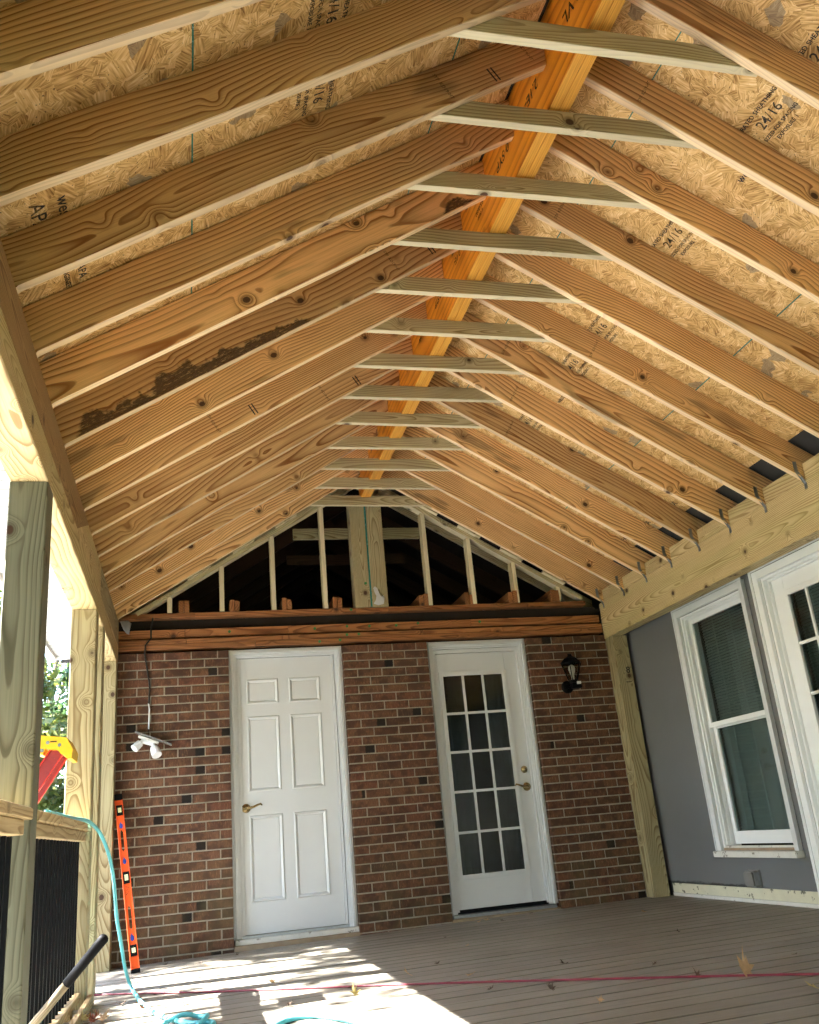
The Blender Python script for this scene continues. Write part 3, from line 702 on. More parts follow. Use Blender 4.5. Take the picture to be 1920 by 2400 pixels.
# brown upper board with a long slanted scarf, then a paler length behind it
def upper(ya, yb, slant0, slant1, mat):
    z0, z1 = 2.2355, 2.4225; L_ = yb-ya
    pts = [(0+slant0[0], -0.0935), (L_+slant1[0], -0.0935), (L_+slant1[1], 0.0935), (0+slant0[1], 0.0935)]
    m_ = MB(); m_.prism(pts, -0.066, 0.066)
    mw = Matrix(((0, -1, 0, -1.936), (1, 0, 0, ya), (0, 0, 1, (z0+z1)/2), (0, 0, 0, 1)))
    return m_.build('top_board', mat, hb, mw)
upper(YE, -2.56, (0, 0), (-0.24, 0.24), 'header_brown'); upper(-2.557, -1.55, (-0.24, 0.24), (0, 0), 'beam'); upper(-1.547, -0.015, (0, 0), (0, 0), 'post_yellow')
def post(x0, x1, y0, y1, z1, mat, label):
    t = thing('wooden_post', label, 'post', ((x0+x1)/2, (y0+y1)/2, ZF((x0+x1)/2)), 'porch posts')
    wbox('timber', mat, t, x0, x1, y0, y1, ZF((x0+x1)/2)+0.001, z1, 0.005); return t
post(-2.009, -1.869, -5.55, -5.41, 2.093, 'post_yellow', 'treated post of the left side nearest the viewer')
p1 = post(-2.009, -1.869, -3.76, -3.62, 2.093, 'post_green', 'greenish grey knotty porch post, large at the left edge')
post(-2.009, -1.869, -1.75, -1.61, 2.093, 'post_yellow', 'yellow treated post where the hose hangs over the rail end')
post(-2.009, -1.869, -1.30, -1.16, 2.093, 'post_yellow', 'treated post half hidden right behind the hose post')
post(-2.009, -1.869, -0.155, -0.015, 2.093, 'post_yellow', 'treated corner post against the left end of the brick wall')
pr_ = post(2.226, 2.366, -0.155, -0.015, 2.133, 'post_yellow', 'treated corner post between brick wall and grey wall')
text('8', 0.075, pr_, (2.325, -0.1552, 1.83), (1, 0, 0), (0.1, 0, 1), 'ink', 'pen_mark', 0.002)
text('_', 0.10, pr_, (2.315, -0.1552, 1.77), (1, 0, 0.03), (0, 0, 1), 'ink', 'pen_mark', 0.001)

def railing(y0, y1, label):
    t = thing('railing', label, 'railing', (-1.93, (y0+y1)/2, ZF(-1.93)), 'railing sections of the left side')
    wbox('top_rail', 'rail', t, -2.00, -1.862, y0, y1, 0.845, 0.883, 0.004)
    wbox('sub_rail', 'rail', t, -1.965, -1.880, y0+0.004, y1-0.06, 0.795, 0.8435, 0.003)
    wbox('bottom_rail', 'rail', t, -1.975, -1.89, y0+0.004, y1-0.004, 0.022, 0.060, 0.003)
    n = int((y1-y0-0.08)/0.1)
    bm2 = MB(); bm2.box(-0.0095, 0.0095, -0.0095, 0.0095, 0, 0.734, 0.0015); me_ = bm2.mesh('baluster')
    for i in range(n+1):
        link('baluster', me_, 'black_metal', t, Matrix.Translation((-1.925, y0+0.06+i*(y1-y0-0.12)/n, 0.0605)))
    for i in range(3):
        wbox('rail_block', 'rail', t, -1.965, -1.90, y0+0.25+i*(y1-y0-0.6)/2, y0+0.34+i*(y1-y0-0.6)/2, ZF(-1.93)+0.002, 0.0215, 0.002)
    return t
railing(-5.405, -3.762, 'near railing section at the left edge before the greenish post')
railing(-3.618, -1.752, 'railing with black balusters between greenish post and hose post')
# foot rail of two lit timber strips at the deck edge
tb = thing('edge_curb', 'low timber strip along the deck edge under the black balusters', 'curb', (-2.03, -3, 0))
wbox('strip', 'rail', tb, -1.862, -1.835, -3.30, -1.62, ZF(-1.85)+0.001, 0.03, 0.002)

# ================================================================== right header and grey house wall
rb = thing('header_beam', 'wide knotty greenish treated header above the grey wall', 'beam', (2.29, -4.5, 2.1))
wbox('face_board', 'beam', rb, 2.224, 2.262, YE, -0.012, 2.135, 2.4535, 0.003)
wbox('inner_board', 'beam', rb, 2.264, 2.34, YE, -0.012, 2.137, 2.398, 0.003)
for ya, yb in zip(YR[1:]+[YE-0.02], YR):
    wbox('blocking', 'beam', rb, 2.2255, 2.263, ya+0.0205, yb-0.0205, 2.4545, 2.556, 0.003)

gw = thing('grey_house_wall', 'smooth dark grey painted house wall on the right', 'wall', (2.45, -3, 0))
WX = 2.400
def wallbox(y0, y1, z0, z1): wbox('wall_panel', 'grey_wall', gw, WX, WX+0.12, y0, y1, z0, z1)
WY0, WY1, WZ0, WZ1 = -1.862, -1.004, 0.385, 2.08    # window opening
DY0, DY1, DZ1 = -2.99, -2.09, 2.085                 # right door opening
wallbox(WY1, 0.10, 0.0, 2.60); wallbox(WY0, WY1, 0.0, WZ0); wallbox(WY0, WY1, WZ1, 2.60)
wallbox(DY1, WY0, 0.0, 2.60); wallbox(DY0, DY1, DZ1, 2.60); wallbox(-9.0, DY0, 0.0, 2.60)
wbox('upper_fascia', 'dark_fascia', gw, 2.44, 2.60, -9.0, 0.1, 2.602, 3.2)
wbox('flashing', 'white_clean', gw, 2.33, 2.44, -3.62, -3.28, 2.64, 2.655)
wbox('base_trim', 'cream_worn', gw, WX-0.010, WX-0.001, -9.0, -0.17, 0.058, 0.128, 0.002)
wbox('base_trim', 'white_worn', gw, WX-0.016, WX-0.002, DY1-0.06+0.06, -0.17, 0.034, 0.0565, 0.002)
rm = thing('side_room', 'dim room behind the blinds of the grey wall', 'room', (4, -2, 0))
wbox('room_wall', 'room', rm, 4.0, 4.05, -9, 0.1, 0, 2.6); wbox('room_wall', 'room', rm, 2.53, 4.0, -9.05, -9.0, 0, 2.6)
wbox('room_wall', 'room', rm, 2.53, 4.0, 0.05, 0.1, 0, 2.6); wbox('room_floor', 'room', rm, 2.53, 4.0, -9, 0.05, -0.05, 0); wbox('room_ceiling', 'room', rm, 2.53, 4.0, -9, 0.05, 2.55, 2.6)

def ring_frame(name, mat, parent, y0, y1, z0, z1, wd_, x0, x1, sides='LRTB', c=0.002, wb=None):
    wb = wb or wd_
    if 'L' in sides: wbox(name, mat, parent, x0, x1, y1-wd_, y1, z0, z1, c)
    if 'R' in sides: wbox(name, mat, parent, x0, x1, y0, y0+wd_, z0, z1, c)
    if 'T' in sides: wbox(name, mat, parent, x0+0.001, x1-0.001, y0+wd_, y1-wd_, z1-wd_, z1, c)
    if 'B' in sides: wbox(name, mat, parent, x0+0.001, x1-0.001, y0+wd_, y1-wd_, z0, z0+wb, c)
win = thing('sash_window', 'tall white double-hung window in the grey wall', 'window', (2.42, -1.43, 0.33))
ring_frame('casing', 'white', win, WY0-0.052, WY1+0.052, 0.368, 2.134, 0.052, 2.372, 2.399, 'LRT')
ring_frame('back_band', 'white', win, WY0-0.058, WY1+0.058, 0.368, 2.146, 0.012, 2.362, 2.371, 'LRT')
ring_frame('jamb', 'white_clean', win, WY0, WY1, WZ0, WZ1, 0.018, 2.3995, 2.535, 'LRT', 0.001)
for dx in (0.012, 0.048, 0.084):
    ring_frame('jamb_track', 'white_clean', win, WY0+0.018, WY1-0.018, WZ0+0.02, WZ1-0.018, 0.010, 2.405+dx, 2.423+dx, 'LRT', 0.001)
wbox('sill', 'white_worn', win, 2.340, 2.399, WY0-0.056, WY1+0.056, 0.326, 0.367, 0.003)
wbox('sill_slope', 'sill_wood', win, 2.3995, 2.52, WY0, WY1, 0.368, 0.384, 0.0)
wbox('sill_lip', 'white_worn', win, 2.40, 2.43, WY0+0.004, WY1-0.004, 0.3845, 0.398, 0.002)
def sash(parent, name, y0, y1, z0, z1, st, top, bot, x0, x1):
    s_ = wbox(name, 'white_clean', parent, x0, x1, y0, y0+st, z0, z1, 0.002)
    wbox('stile', 'white_clean', s_, x0, x1, y1-st, y1, z0, z1, 0.002)
    wbox('rail', 'white_clean', s_, x0+0.001, x1-0.001, y0+st, y1-st, z1-top, z1, 0.002)
    wbox('rail', 'white_clean', s_, x0+0.001, x1-0.001, y0+st, y1-st, z0, z0+bot, 0.002)
    wbox('pane', 'glass', s_, (x0+x1)/2-0.002, (x0+x1)/2+0.002, y0+st, y1-st, z0+bot, z1-top)
    return s_
sash(win, 'upper_sash', WY0+0.028, WY1-0.022, 1.225, 2.05, 0.032, 0.036, 0.036, 2.458, 2.486)
sash(win, 'lower_sash', WY0+0.028, WY1-0.022, 0.405, 1.248, 0.040, 0.034, 0.085, 2.488, 2.516)
m_ = MB(); z = 0.42
while z < 2.06:
    m_.add([(2.552, WY0+0.02, z), (2.552, WY1-0.02, z), (2.566, WY1-0.02, z+0.0225), (2.566, WY0+0.02, z+0.0225)], [(0, 1, 2, 3)]); z += 0.0215
b_ = m_.build('blind', 'blind', win)
for yy in (-1.2, -1.43, -1.66): wbox('blind_cord', 'blind', b_, 2.549, 2.551, yy-0.008, yy+0.008, 0.42, 2.06)

dr3 = thing('glazed_door', 'white glazed door at the right edge set in the grey wall', 'door', (2.42, -2.54, 0.05))
ring_frame('casing', 'white_clean', dr3, DY0-0.055, DY1+0.055, 0.05, 2.136, 0.055, 2.372, 2.399, 'LRT')
ring_frame('drip_cap', 'white_clean', dr3, DY0-0.065, DY1+0.065, 0.05, 2.15, 0.012, 2.355, 2.371, 'LRT')
ring_frame('jamb', 'white_clean', dr3, DY0, DY1, 0.05, DZ1, 0.02, 2.3995, 2.53, 'LRT', 0.001)
ring_frame('stop', 'white_clean', dr3, DY0+0.02, DY1-0.02, 0.05, DZ1-0.02, 0.012, 2.43, 2.452, 'LRT', 0.001)
wbox('threshold', 'galv', dr3, 2.36, 2.53, DY0, DY1, 0.02, 0.049)
def glazed_slab(parent, ax, a0, a1, z0, z1, l0, l1, lz0, lz1, d0, d1, cols, rows, mat='white'):
    """slab with a lite grid; ax 'x' means the slab spans x and faces -y, 'y' spans y and faces -x"""
    def bx(nm, mt, par, a, b, c0, c1, e0, e1, ch=0.002):
        return wbox(nm, mt, par, a, b, c0, c1, e0, e1, ch) if ax == 'x' else wbox(nm, mt, par, c0, c1, a, b, e0, e1, ch)
    s_ = bx('door_stile', mat, parent, a0, l0, d0, d1, z0, z1)
    bx('door_stile', mat, parent, l1, a1, d0, d1, z0, z1)
    bx('door_rail', mat, parent, l0, l1, d0+0.0005, d1, z0, lz0); bx('door_rail', mat, parent, l0, l1, d0+0.0005, d1, lz1, z1)
    f_ = 0.032
    lf = bx('lite_frame', mat, parent, l0-0.004, l0+f_, d0-0.012, d0+0.006, lz0-0.004, lz1+0.004)
    bx('lite_frame', mat, parent, l1-f_, l1+0.004, d0-0.012, d0+0.006, lz0-0.004, lz1+0.004)
    bx('lite_frame', mat, parent, l0+f_, l1-f_, d0-0.0115, d0+0.006, lz0-0.004, lz0+f_); bx('lite_frame', mat, parent, l0+f_, l1-f_, d0-0.0115, d0+0.006, lz1-f_, lz1+0.004)
    ga, gb, ha, hb_ = l0+f_, l1-f_, lz0+f_, lz1-f_; mw_ = 0.020
    for i in range(1, cols):
        c = ga+(gb-ga)*i/cols; bx('muntin', mat, lf, c-mw_/2, c+mw_/2, d0-0.006, d0+0.008, ha, hb_)
    for j in range(1, rows):
        c = ha+(hb_-ha)*j/rows
        for i in range(cols):
            xa = ga+(gb-ga)*i/cols + (mw_/2 if i else 0); xb = ga+(gb-ga)*(i+1)/cols - (mw_/2 if i < cols-1 else 0)
            bx('muntin', mat, lf, xa, xb, d0-0.0055, d0+0.008, c-mw_/2, c+mw_/2)
    for i in range(cols):
        for j in range(rows):
            xa = ga+(gb-ga)*i/cols; xb = ga+(gb-ga)*(i+1)/cols; za = ha+(hb_-ha)*j/rows; zb = ha+(hb_-ha)*(j+1)/rows
            bx('pane', 'glass', lf, xa, xb, d0+0.010, d0+0.013, za, zb, 0)
glazed_slab(dr3, 'y', DY0+0.022, DY1-0.022, 0.055, DZ1-0.024, DY0+0.16, DY1-0.145, 0.30, 1.955, 2.4535, 2.497, 3, 5, 'white_clean')
m_ = MB(); z = 0.3
while z < 1.96:
    m_.add([(2.552, DY0+0.1, z), (2.552, DY1-0.1, z), (2.566, DY1-0.1, z+0.0225), (2.566, DY0+0.1, z+0.0225)], [(0, 1, 2, 3)]); z += 0.0215
m_.build('blind', 'blind', dr3)

ob = thing('outlet_box', 'weathered grey covered outlet box low on the grey wall', 'outlet', (2.37, -1.34, 0.12))
m_ = MB(); m_.chamfer(2.385, 2.3995, -1.395, -1.275, 0.135, 0.245, 0.006); m_.build('back_box', 'outlet', ob)
m_ = MB(); pts = [(-1.39, 0.140), (-1.28, 0.140), (-1.275, 0.16), (-1.275, 0.225), (-1.285, 0.24), (-1.385, 0.24), (-1.395, 0.225), (-1.395, 0.16)]
m_.prism_ax(pts, 2.352, 2.384, 0)
ins = [(y*0.86-1.335*0.14, z*0.84+0.19*0.16) for y, z in pts]; m_.prism_ax(ins, 2.338, 2.3515, 0); m_.build('bubble_cover', 'outlet', ob)
wbox('hinge', 'galv', ob, 2.345, 2.384, -1.402, -1.3955, 0.15, 0.23)

# ================================================================== the two doors in the brick wall
def casing_set(t, x0, x1, z1, zb, mat, head):
    YC = 0.045
    prof = [(0.0, YC+0.002, 0.018), (0.018, YC-0.010, 0.020), (0.038, YC+0.004, 0.016), (0.054, YC+0.014, 0.010)]
    for off, yf, w_ in prof:
        wbox('casing', mat, t, x0+off, x0+off+w_-0.0005, yf, 0.10, zb, z1-off, 0.0015)
        wbox('casing', mat, t, x1-off-w_+0.0005, x1-off, yf, 0.10, zb, z1-off, 0.0015)
        wbox('casing', mat, t, x0+off+w_, x1-off-w_, yf+0.0005, 0.10, z1-off-w_+0.0005-head*(1 if off == 0 else 0), z1-off, 0.0015)
def panel_door():
    t = thing('panel_door', 'white six-panel door with brass lever in the brick wall', 'door', (-0.57, 0.08, 0.07))
    x0, x1 = -1.030, -0.115
    casing_set(t, x0, x1, 2.182, 0.062, 'white', 0.0)
    a0, a1, z0, z1 = -0.966, -0.204, 0.082, 2.114
    wbox('jamb', 'white', t, -0.9655, -0.9475, 0.072, 0.12, 0.07, 2.115); wbox('jamb', 'white', t, a1+0.0015, a1+0.0195, 0.072, 0.12, 0.07, 2.115)
    d0, d1 = 0.088, 0.128
    cols = ((-0.896, -0.641), (-0.558, -0.303)); rows = ((0.295, 0.91), (1.081, 1.654), (1.748, 1.946))
    xs = [a0+0.02, cols[0][0], cols[0][1], cols[1][0], cols[1][1], a1]; 
    slab = wbox('door_slab', 'white', t, a0+0.02, a1, d0+0.010, d1, z0, z1)
    for (xa, xb) in ((xs[0], xs[1]), (xs[2], xs[3]), (xs[4], xs[5])): wbox('stile', 'white', slab, xa, xb, d0, d0+0.0095, z0, z1)
    zs = [z0, rows[0][0], rows[0][1], rows[1][0], rows[1][1], rows[2][0], rows[2][1], z1]
    for (xa, xb) in ((xs[1], xs[2]), (xs[3], xs[4])):
        for (za, zb) in ((zs[0], zs[1]), (zs[2], zs[3]), (zs[4], zs[5]), (zs[6], zs[7])): wbox('rail', 'white', slab, xa, xb, d0, d0+0.0095, za, zb)
    for (xa, xb) in cols:
        for (za, zb) in rows:
            m_ = MB(); e = 0.028
            o_ = [(xa, za), (xb, za), (xb, zb), (xa, zb)]; mid = [(xa+.008, za+.008), (xb-.008, za+.008), (xb-.008, zb-.008), (xa+.008, zb-.008)]
            m2 = [(xa+.012, za+.012), (xb-.012, za+.012), (xb-.012, zb-.012), (xa+.012, zb-.012)]
            i_ = [(xa+e, za+e), (xb-e, za+e), (xb-e, zb-e), (xa+e, zb-e)]; i2 = [(xa+e+.003, za+e+.003), (xb-e-.003, za+e+.003), (xb-e-.003, zb-e-.003), (xa+e+.003, zb-e-.003)]
            lv = ((o_, -0.001), (mid, -0.007), (m2, -0.0065), (i_, 0.0065), (i2, 0.0040))
            vs = [(x, d0+dy, z) for pp, dy in lv for x, z in pp]
            fs = [(4*l+j, 4*l+(j+1) % 4, 4*l+4+(j+1) % 4, 4*l+4+j) for l in range(4) for j in range(4)] + [(16, 17, 18, 19)]
            m_.add(vs, fs); m_.build('raised_panel', 'white', slab)
    wbox('threshold', 'white_worn', t, x0+0.01, x1+0.004, 0.035, 0.13, 0.024, 0.060, 0.003)
    wbox('threshold_step', 'sill_wood', t, x0, x1+0.02, 0.004, 0.12, -0.02, 0.0235, 0.003)
    wbox('threshold_edge', 'galv', t, x0+0.06, x1-0.06, 0.06, 0.13, 0.0605, 0.080, 0.002)
    lever(t, -0.918, 0.965, d0, 1)
def lever(t, x, z, yf, sg):
    m_ = MB(); m_.lathe([(0.0, -0.012), (0.012, -0.012), (0.024, -0.009), (0.033, -0.004), (0.034, 0.0)], (x, yf, z), 'y', 20)
    r_ = m_.build('handle_rose', 'brass', t, smooth=True)
    m_ = MB(); m_.tube([(x, yf-0.008, z), (x, yf-0.045, z), (x+sg*0.012, yf-0.055, z), (x+sg*0.05, yf-0.055, z+0.004), (x+sg*0.085, yf-0.054, z+0.018), (x+sg*0.108, yf-0.053, z+0.024), (x+sg*0.118, yf-0.052, z+0.012)], [0.011, 0.010, 0.010, 0.008, 0.008, 0.007, 0.005], 10)
    m_.build('lever', 'brass', r_, smooth=True)
panel_door()
def lite_door():
    t = thing('glazed_door', 'white fifteen-pane glass door with brass deadbolt in the brick wall', 'door', (1.05, 0.08, 0.05))
    x0, x1 = 0.604, 1.494
    casing_set(t, x0, x1, 2.182, 0.058, 'white', 0.03)
    wbox('jamb', 'white', t, x0+0.0645, x0+0.082, 0.07, 0.12, 0.07, 2.115); wbox('jamb', 'white', t, x1-0.082, x1-0.0645, 0.07, 0.12, 0.07, 2.115)
    wbox('head', 'white', t, x0+0.066, x1-0.066, 0.072, 0.12, 2.085, 2.115)
    glazed_slab(t, 'x', x0+0.058, x1-0.062, 0.085, 2.082, 0.708, 1.296, 0.30, 1.925, 0.088, 0.130, 3, 5)
    wbox('threshold', 'galv', t, x0+0.02, x1-0.02, 0.03, 0.14, 0.030, 0.055, 0.003)
    wbox('weather_strip', 'black_rubber', t, x0+0.062, x1-0.066, 0.09, 0.128, 0.0555, 0.0845)
    wbox('threshold_step', 'sill_wood', t, x0, x1, 0.004, 0.13, -0.02, 0.0295, 0.003)
    lever(t, 1.366, 0.955, 0.088, -1)
    m_ = MB(); m_.lathe([(0.0, -0.016), (0.010, -0.016), (0.022, -0.013), (0.028, -0.005), (0.029, 0.0)], (1.362, 0.088, 1.093), 'y', 20); m_.build('deadbolt', 'brass', t, smooth=True)
lite_door()
# curtain folds behind the glazed door
cu = thing('curtain', 'grey curtain hanging behind the fifteen-pane door', 'curtain', (1.0, 0.3, 0.05))
for (xa, xb) in ((0.80, 1.0), (1.16, 1.42)):
    m_ = MB(); n = 40; vs = []
    for i in range(n+1):
        x = xa+(xb-xa)*i/n; yv = 0.30+0.022*math.sin(i*1.15)+0.01*math.sin(i*0.5)
        vs += [(x, yv, 0.06), (x, yv, 2.15)]
    m_.add(vs, [(2*i, 2*i+2, 2*i+3, 2*i+1) for i in range(n)]); m_.build('drape', 'curtain', cu, smooth=True)

# ================================================================== lights and cable on the brick wall
fl = thing('flood_light', 'white twin-head flood light dangling tilted on the brick wall', 'light', (-1.64, -0.05, 1.5))
def rotbox(name, mat, parent, ctr, size, ang):
    m_ = MB(); m_.box(-size[0]/2, size[0]/2, -size[1]/2, size[1]/2, -size[2]/2, size[2]/2, 0.003)
    mw = Matrix.Translation(ctr) @ Matrix.Rotation(ang, 4, 'Y'); return m_.build(name, mat, parent, mw)
rotbox('cover_plate', 'outlet', fl, (-1.60, -0.055, 1.515), (0.285, 0.105, 0.010), 0.39)
rotbox('mounting_bar', 'white_worn', fl, (-1.635, -0.055, 1.508), (0.155, 0.06, 0.018), 0.39)
def spot(a, b, big):
    a = Vector(a); b = Vector(b); d = (b-a).normalized()
    m_ = MB(); m_.tube([a, a+(b-a)*0.25], 0.014, 12); m_.tube([a+(b-a)*0.25, a+(b-a)*0.35, a+(b-a)*0.55, b], [0.016, 0.028, 0.034*big, 0.037*big], 16)
    m_.build('lamp_head', 'white_clean', fl, smooth=False)
spot((-1.675, -0.06, 1.505), (-1.735, -0.10, 1.445), 0.85); spot((-1.605, -0.06, 1.480), (-1.572, -0.12, 1.385), 1.0)
m_ = MB(); m_.tube([(-1.69, -0.06, 1.50), (-1.65, -0.065, 1.490), (-1.60, -0.06, 1.475)], 0.017, 10); m_.build('knuckle', 'white_clean', fl)
m_ = MB(); m_.tube([(-1.613, 0.05, 2.50), (-1.616, -0.012, 2.44), (-1.628, -0.016, 2.36), (-1.625, -0.016, 2.29), (-1.668, -0.018, 2.235), (-1.672, -0.018, 2.16), (-1.655, -0.014, 2.06), (-1.635, -0.012, 1.93), (-1.632, -0.012, 1.885), (-1.638, -0.012, 1.83), (-1.638, -0.014, 1.78)], 0.0062, 8)
cb = tag(m_.build('hanging_cable', 'cable', smooth=True), 'black cable hanging from the attic down the brick wall', 'cable')
m_ = MB(); m_.tube([(-1.640, -0.014, 1.785), (-1.632, -0.016, 1.74), (-1.634, -0.02, 1.66), (-1.636, -0.03, 1.59)], 0.0055, 8); m_.build('white_sheath', 'white_clean', cb, smooth=True)
m_ = MB(); m_.tube([(-1.636, -0.03, 1.59), (-1.640, -0.04, 1.555), (-1.634, -0.05, 1.525)], 0.003, 6); m_.build('bare_wire', 'cable', cb)

wl = thing('wall_lantern', 'black wall lantern with bare bulb right of the glass door', 'wall lamp', (1.82, -0.05, 1.7))
m_ = MB(); m_.lathe([(0.0, -0.022), (0.04, -0.022), (0.052, -0.012), (0.055, 0.0)], (1.812, 0.0, 1.735), 'y', 20); m_.build('back_plate', 'black_metal', wl)
m_ = MB(); m_.tube([(1.812, -0.01, 1.735), (1.812, -0.06, 1.72), (1.815, -0.10, 1.735), (1.818, -0.12, 1.762)], 0.012, 8); m_.build('arm', 'black_metal', wl)
LC = Vector((1.822, -0.12, 0))
m_ = MB(); m_.lathe([(0.0, 1.752), (0.035, 1.752), (0.040, 1.765), (0.040, 1.775), (0, 1.776)], (LC.x, LC.y, 0), 'z', 6); m_.build('base_ring', 'black_metal', wl)
m_ = MB(); m_.lathe([(0.092, 1.912), (0.095, 1.92), (0.060, 1.955), (0.025, 1.975), (0.018, 1.985), (0.022, 1.995), (0.0, 2.002)], (LC.x, LC.y, 0), 'z', 6); m_.build('cap', 'black_metal', wl)
for j in range(6):
    a = 2*math.pi*j/6
    p0 = LC + Vector((0.040*math.cos(a), 0.040*math.sin(a), 1.772)); p1_ = LC + Vector((0.089*math.cos(a), 0.089*math.sin(a), 1.915))
    m_ = MB(); m_.tube([p0, p1_], 0.0042, 5); m_.build('cage_bar', 'black_metal', wl)
    a2 = 2*math.pi*(j+1)/6
    q0 = LC + Vector((0.040*math.cos(a2), 0.040*math.sin(a2), 1.772)); q1 = LC + Vector((0.089*math.cos(a2), 0.089*math.sin(a2), 1.915))
    m_ = MB(); m_.add([p0, q0, q1, p1_], [(0, 1, 2, 3)]); m_.build('glass_pane', 'lamp_glass', wl)
m_ = MB(); m_.lathe([(0.0, 1.776), (0.014, 1.776), (0.014, 1.81), (0.013, 1.815), (0.024, 1.845), (0.030, 1.868), (0.026, 1.89), (0.012, 1.902), (0, 1.904)], (LC.x, LC.y, 0), 'z', 14); m_.build('bulb', 'bulb', wl, smooth=True)
wbox('sensor', 'white_clean', wl, 1.838, 1.868, -0.172, -0.150, 1.735, 1.757, 0.002)
wbox('sensor_housing', 'black_metal', wl, 1.80, 1.880, -0.149, -0.09, 1.705, 1.751, 0.006)

rg = MB(); pts = [(-1.86, 2.43), (-1.80, 2.435), (-1.775, 2.41), (-1.785, 2.36), (-1.79, 2.325), (-1.81, 2.33), (-1.835, 2.365)]
n = 7; vs = []
for (dy, sc) in ((0.0, 1.0), (-0.03, 0.9), (-0.035, 0.5)):
    cx, cz = -1.815, 2.39
    vs += [(cx+(x-cx)*sc, -0.02+dy+0.008*math.sin(i*2.1), cz+(z-cz)*sc) for i, (x, z) in enumerate(pts)]
rg.add(vs, [(l*n+j, l*n+(j+1) % n, (l+1)*n+(j+1) % n, (l+1)*n+j) for l in range(2) for j in range(n)] + [tuple(2*n+j for j in range(n))])
tag(rg.build('wrap_flap', 'cloth', smooth=True), 'crumpled pale grey flap of house wrap at the upper left corner', 'house wrap')

# ================================================================== spirit level
A = Vector((-1.683, -0.470, -0.014)); B = Vector((-1.846, -0.062, 1.128))
sl = thing('spirit_level', 'long orange spirit level leaning on the brick wall', 'spirit level', A)
zx = (B-A).normalized(); xx = Vector((1, 0.12, 0)); xx = (xx - zx*xx.dot(zx)).normalized(); yy_ = zx.cross(xx)
LM = Matrix((xx, yy_, zx)).transposed().to_4x4(); LM.translation = A; LL = (B-A).length
def lpart(name, mat, x0, x1, y0, y1, z0, z1, c=0.001, par=None): m_ = MB(); m_.box(x0, x1, y0, y1, z0, z1, c); return m_.build(name, mat, par or sl, LM)
hw = 0.0275
wins = [(0.10, 0.17), (0.575, 0.655), (LL-0.16, LL-0.085)]; slots = [(0.27, 0.43), (0.80, 0.96)]
lpart('flange', 'orange', -hw, -hw+0.006, -0.012, 0.012, 0.02, LL-0.02); lpart('flange', 'orange', hw-0.006, hw, -0.012, 0.012, 0.02, LL-0.02)
zz = 0.02
for (a, b) in sorted(wins+slots):
    lpart('web', 'orange', -hw+0.006, hw-0.006, -0.005, 0.005, zz, a)
    if (a, b) in slots:      # rounded hand hole: two side strips and rounded ends
        for sg in (-1, 1):
            m_ = MB(); n = 10; pin = []
            for i in range(n+1):
                t_ = i/n; z_ = a+(b-a)*t_; e = min(t_, 1-t_)*(b-a)
                pin.append((sg*(0.010 if e > 0.02 else 0.010*math.sqrt(max(0, 1-((0.02-e)/0.02)**2))), z_))
            vs = [(x, -0.005, z_) for x, z_ in pin] + [(sg*(hw-0.006), -0.005, z_) for x, z_ in pin] + [(x, 0.005, z_) for x, z_ in pin] + [(sg*(hw-0.006), 0.005, z_) for x, z_ in pin]
            N1 = n+1; fs = [(i, i+1, N1+i+1, N1+i) for i in range(n)] + [(2*N1+i, 3*N1+i, 3*N1+i+1, 2*N1+i+1) for i in range(n)] + [(i, 2*N1+i, 2*N1+i+1, i+1) for i in range(n)]
            m_.add(vs, fs); m_.build('web', 'orange', sl, LM)
    else:
        f_ = lpart('vial_frame', 'black_rubber', -hw+0.004, hw-0.004, -0.0125, 0.0125, a, b, 0.004)
        lpart('vial', 'vial', -0.012, 0.012, -0.0145, -0.0127, a+0.020, b-0.020, 0, f_)
    zz = b
lpart('web', 'orange', -hw+0.006, hw-0.006, -0.005, 0.005, zz, LL-0.02)
lpart('end_cap', 'black_rubber', -hw-0.001, hw+0.001, -0.013, 0.013, 0.0, 0.02); lpart('end_cap', 'black_rubber', -hw-0.001, hw+0.001, -0.013, 0.013, LL-0.045, LL)
for zc in (0.215, 0.73, 0.985):
    m_ = MB(); pts = [(0.004*0+0.018*math.cos(a)*(1 if abs(math.sin(a)) < 0.9 else 0.6), zc+0.020*math.sin(a)+(0.012 if math.sin(a) > 0.95 else 0)) for a in [2*math.pi*j/11 for j in range(11)]]
    m_.add([(x*0.7, -0.0056, z_) for x, z_ in pts], [tuple(range(11))]); m_.build('paint_mark', 'blue_paint', sl, LM)
RX = [(-0.012, 0.50), (0.010, 0.52), (-0.006, 0.53), (0.013, 0.545), (-0.010, 0.555)]
m_ = MB(); m_.tube([(x, -0.0062, z_) for x, z_ in RX], 0.0012, 4); m_.build('scribble', 'ink', sl, LM)

# ================================================================== stepladder leaning over the rail from outside
ld = thing('stepladder', 'red fibreglass stepladder with yellow top behind the railing', 'ladder', (-2.9, -2.1, -0.45))
LA = Vector((-3.010, 0, -0.44)); LB = Vector((-1.978, 0, 1.225)); ldir = (LB-LA).normalized(); ln = Vector((ldir.z, 0, -ldir.x))
def ladder_rail(yc, sg):
    mw = Matrix((ldir, Vector((0, 1, 0)), ldir.cross(Vector((0, 1, 0))))).transposed().to_4x4(); mw.translation = LA + Vector((0, yc, 0)); L_ = (LB-LA).length
    m_ = MB(); m_.box(0, L_, -0.002, 0.002, -0.030, 0.030); w_ = m_.build('side_rail', 'red_fg_shaded', ld, mw)
    for z_ in (-0.034, 0.030):
        m_ = MB(); m_.box(0, L_, -0.002 if sg > 0 else -0.022, 0.022 if sg > 0 else 0.002, z_, z_+0.004); m_.build('flange', 'red_fg', w_, mw)
ladder_rail(-2.32, -1); ladder_rail(-2.16, 1)
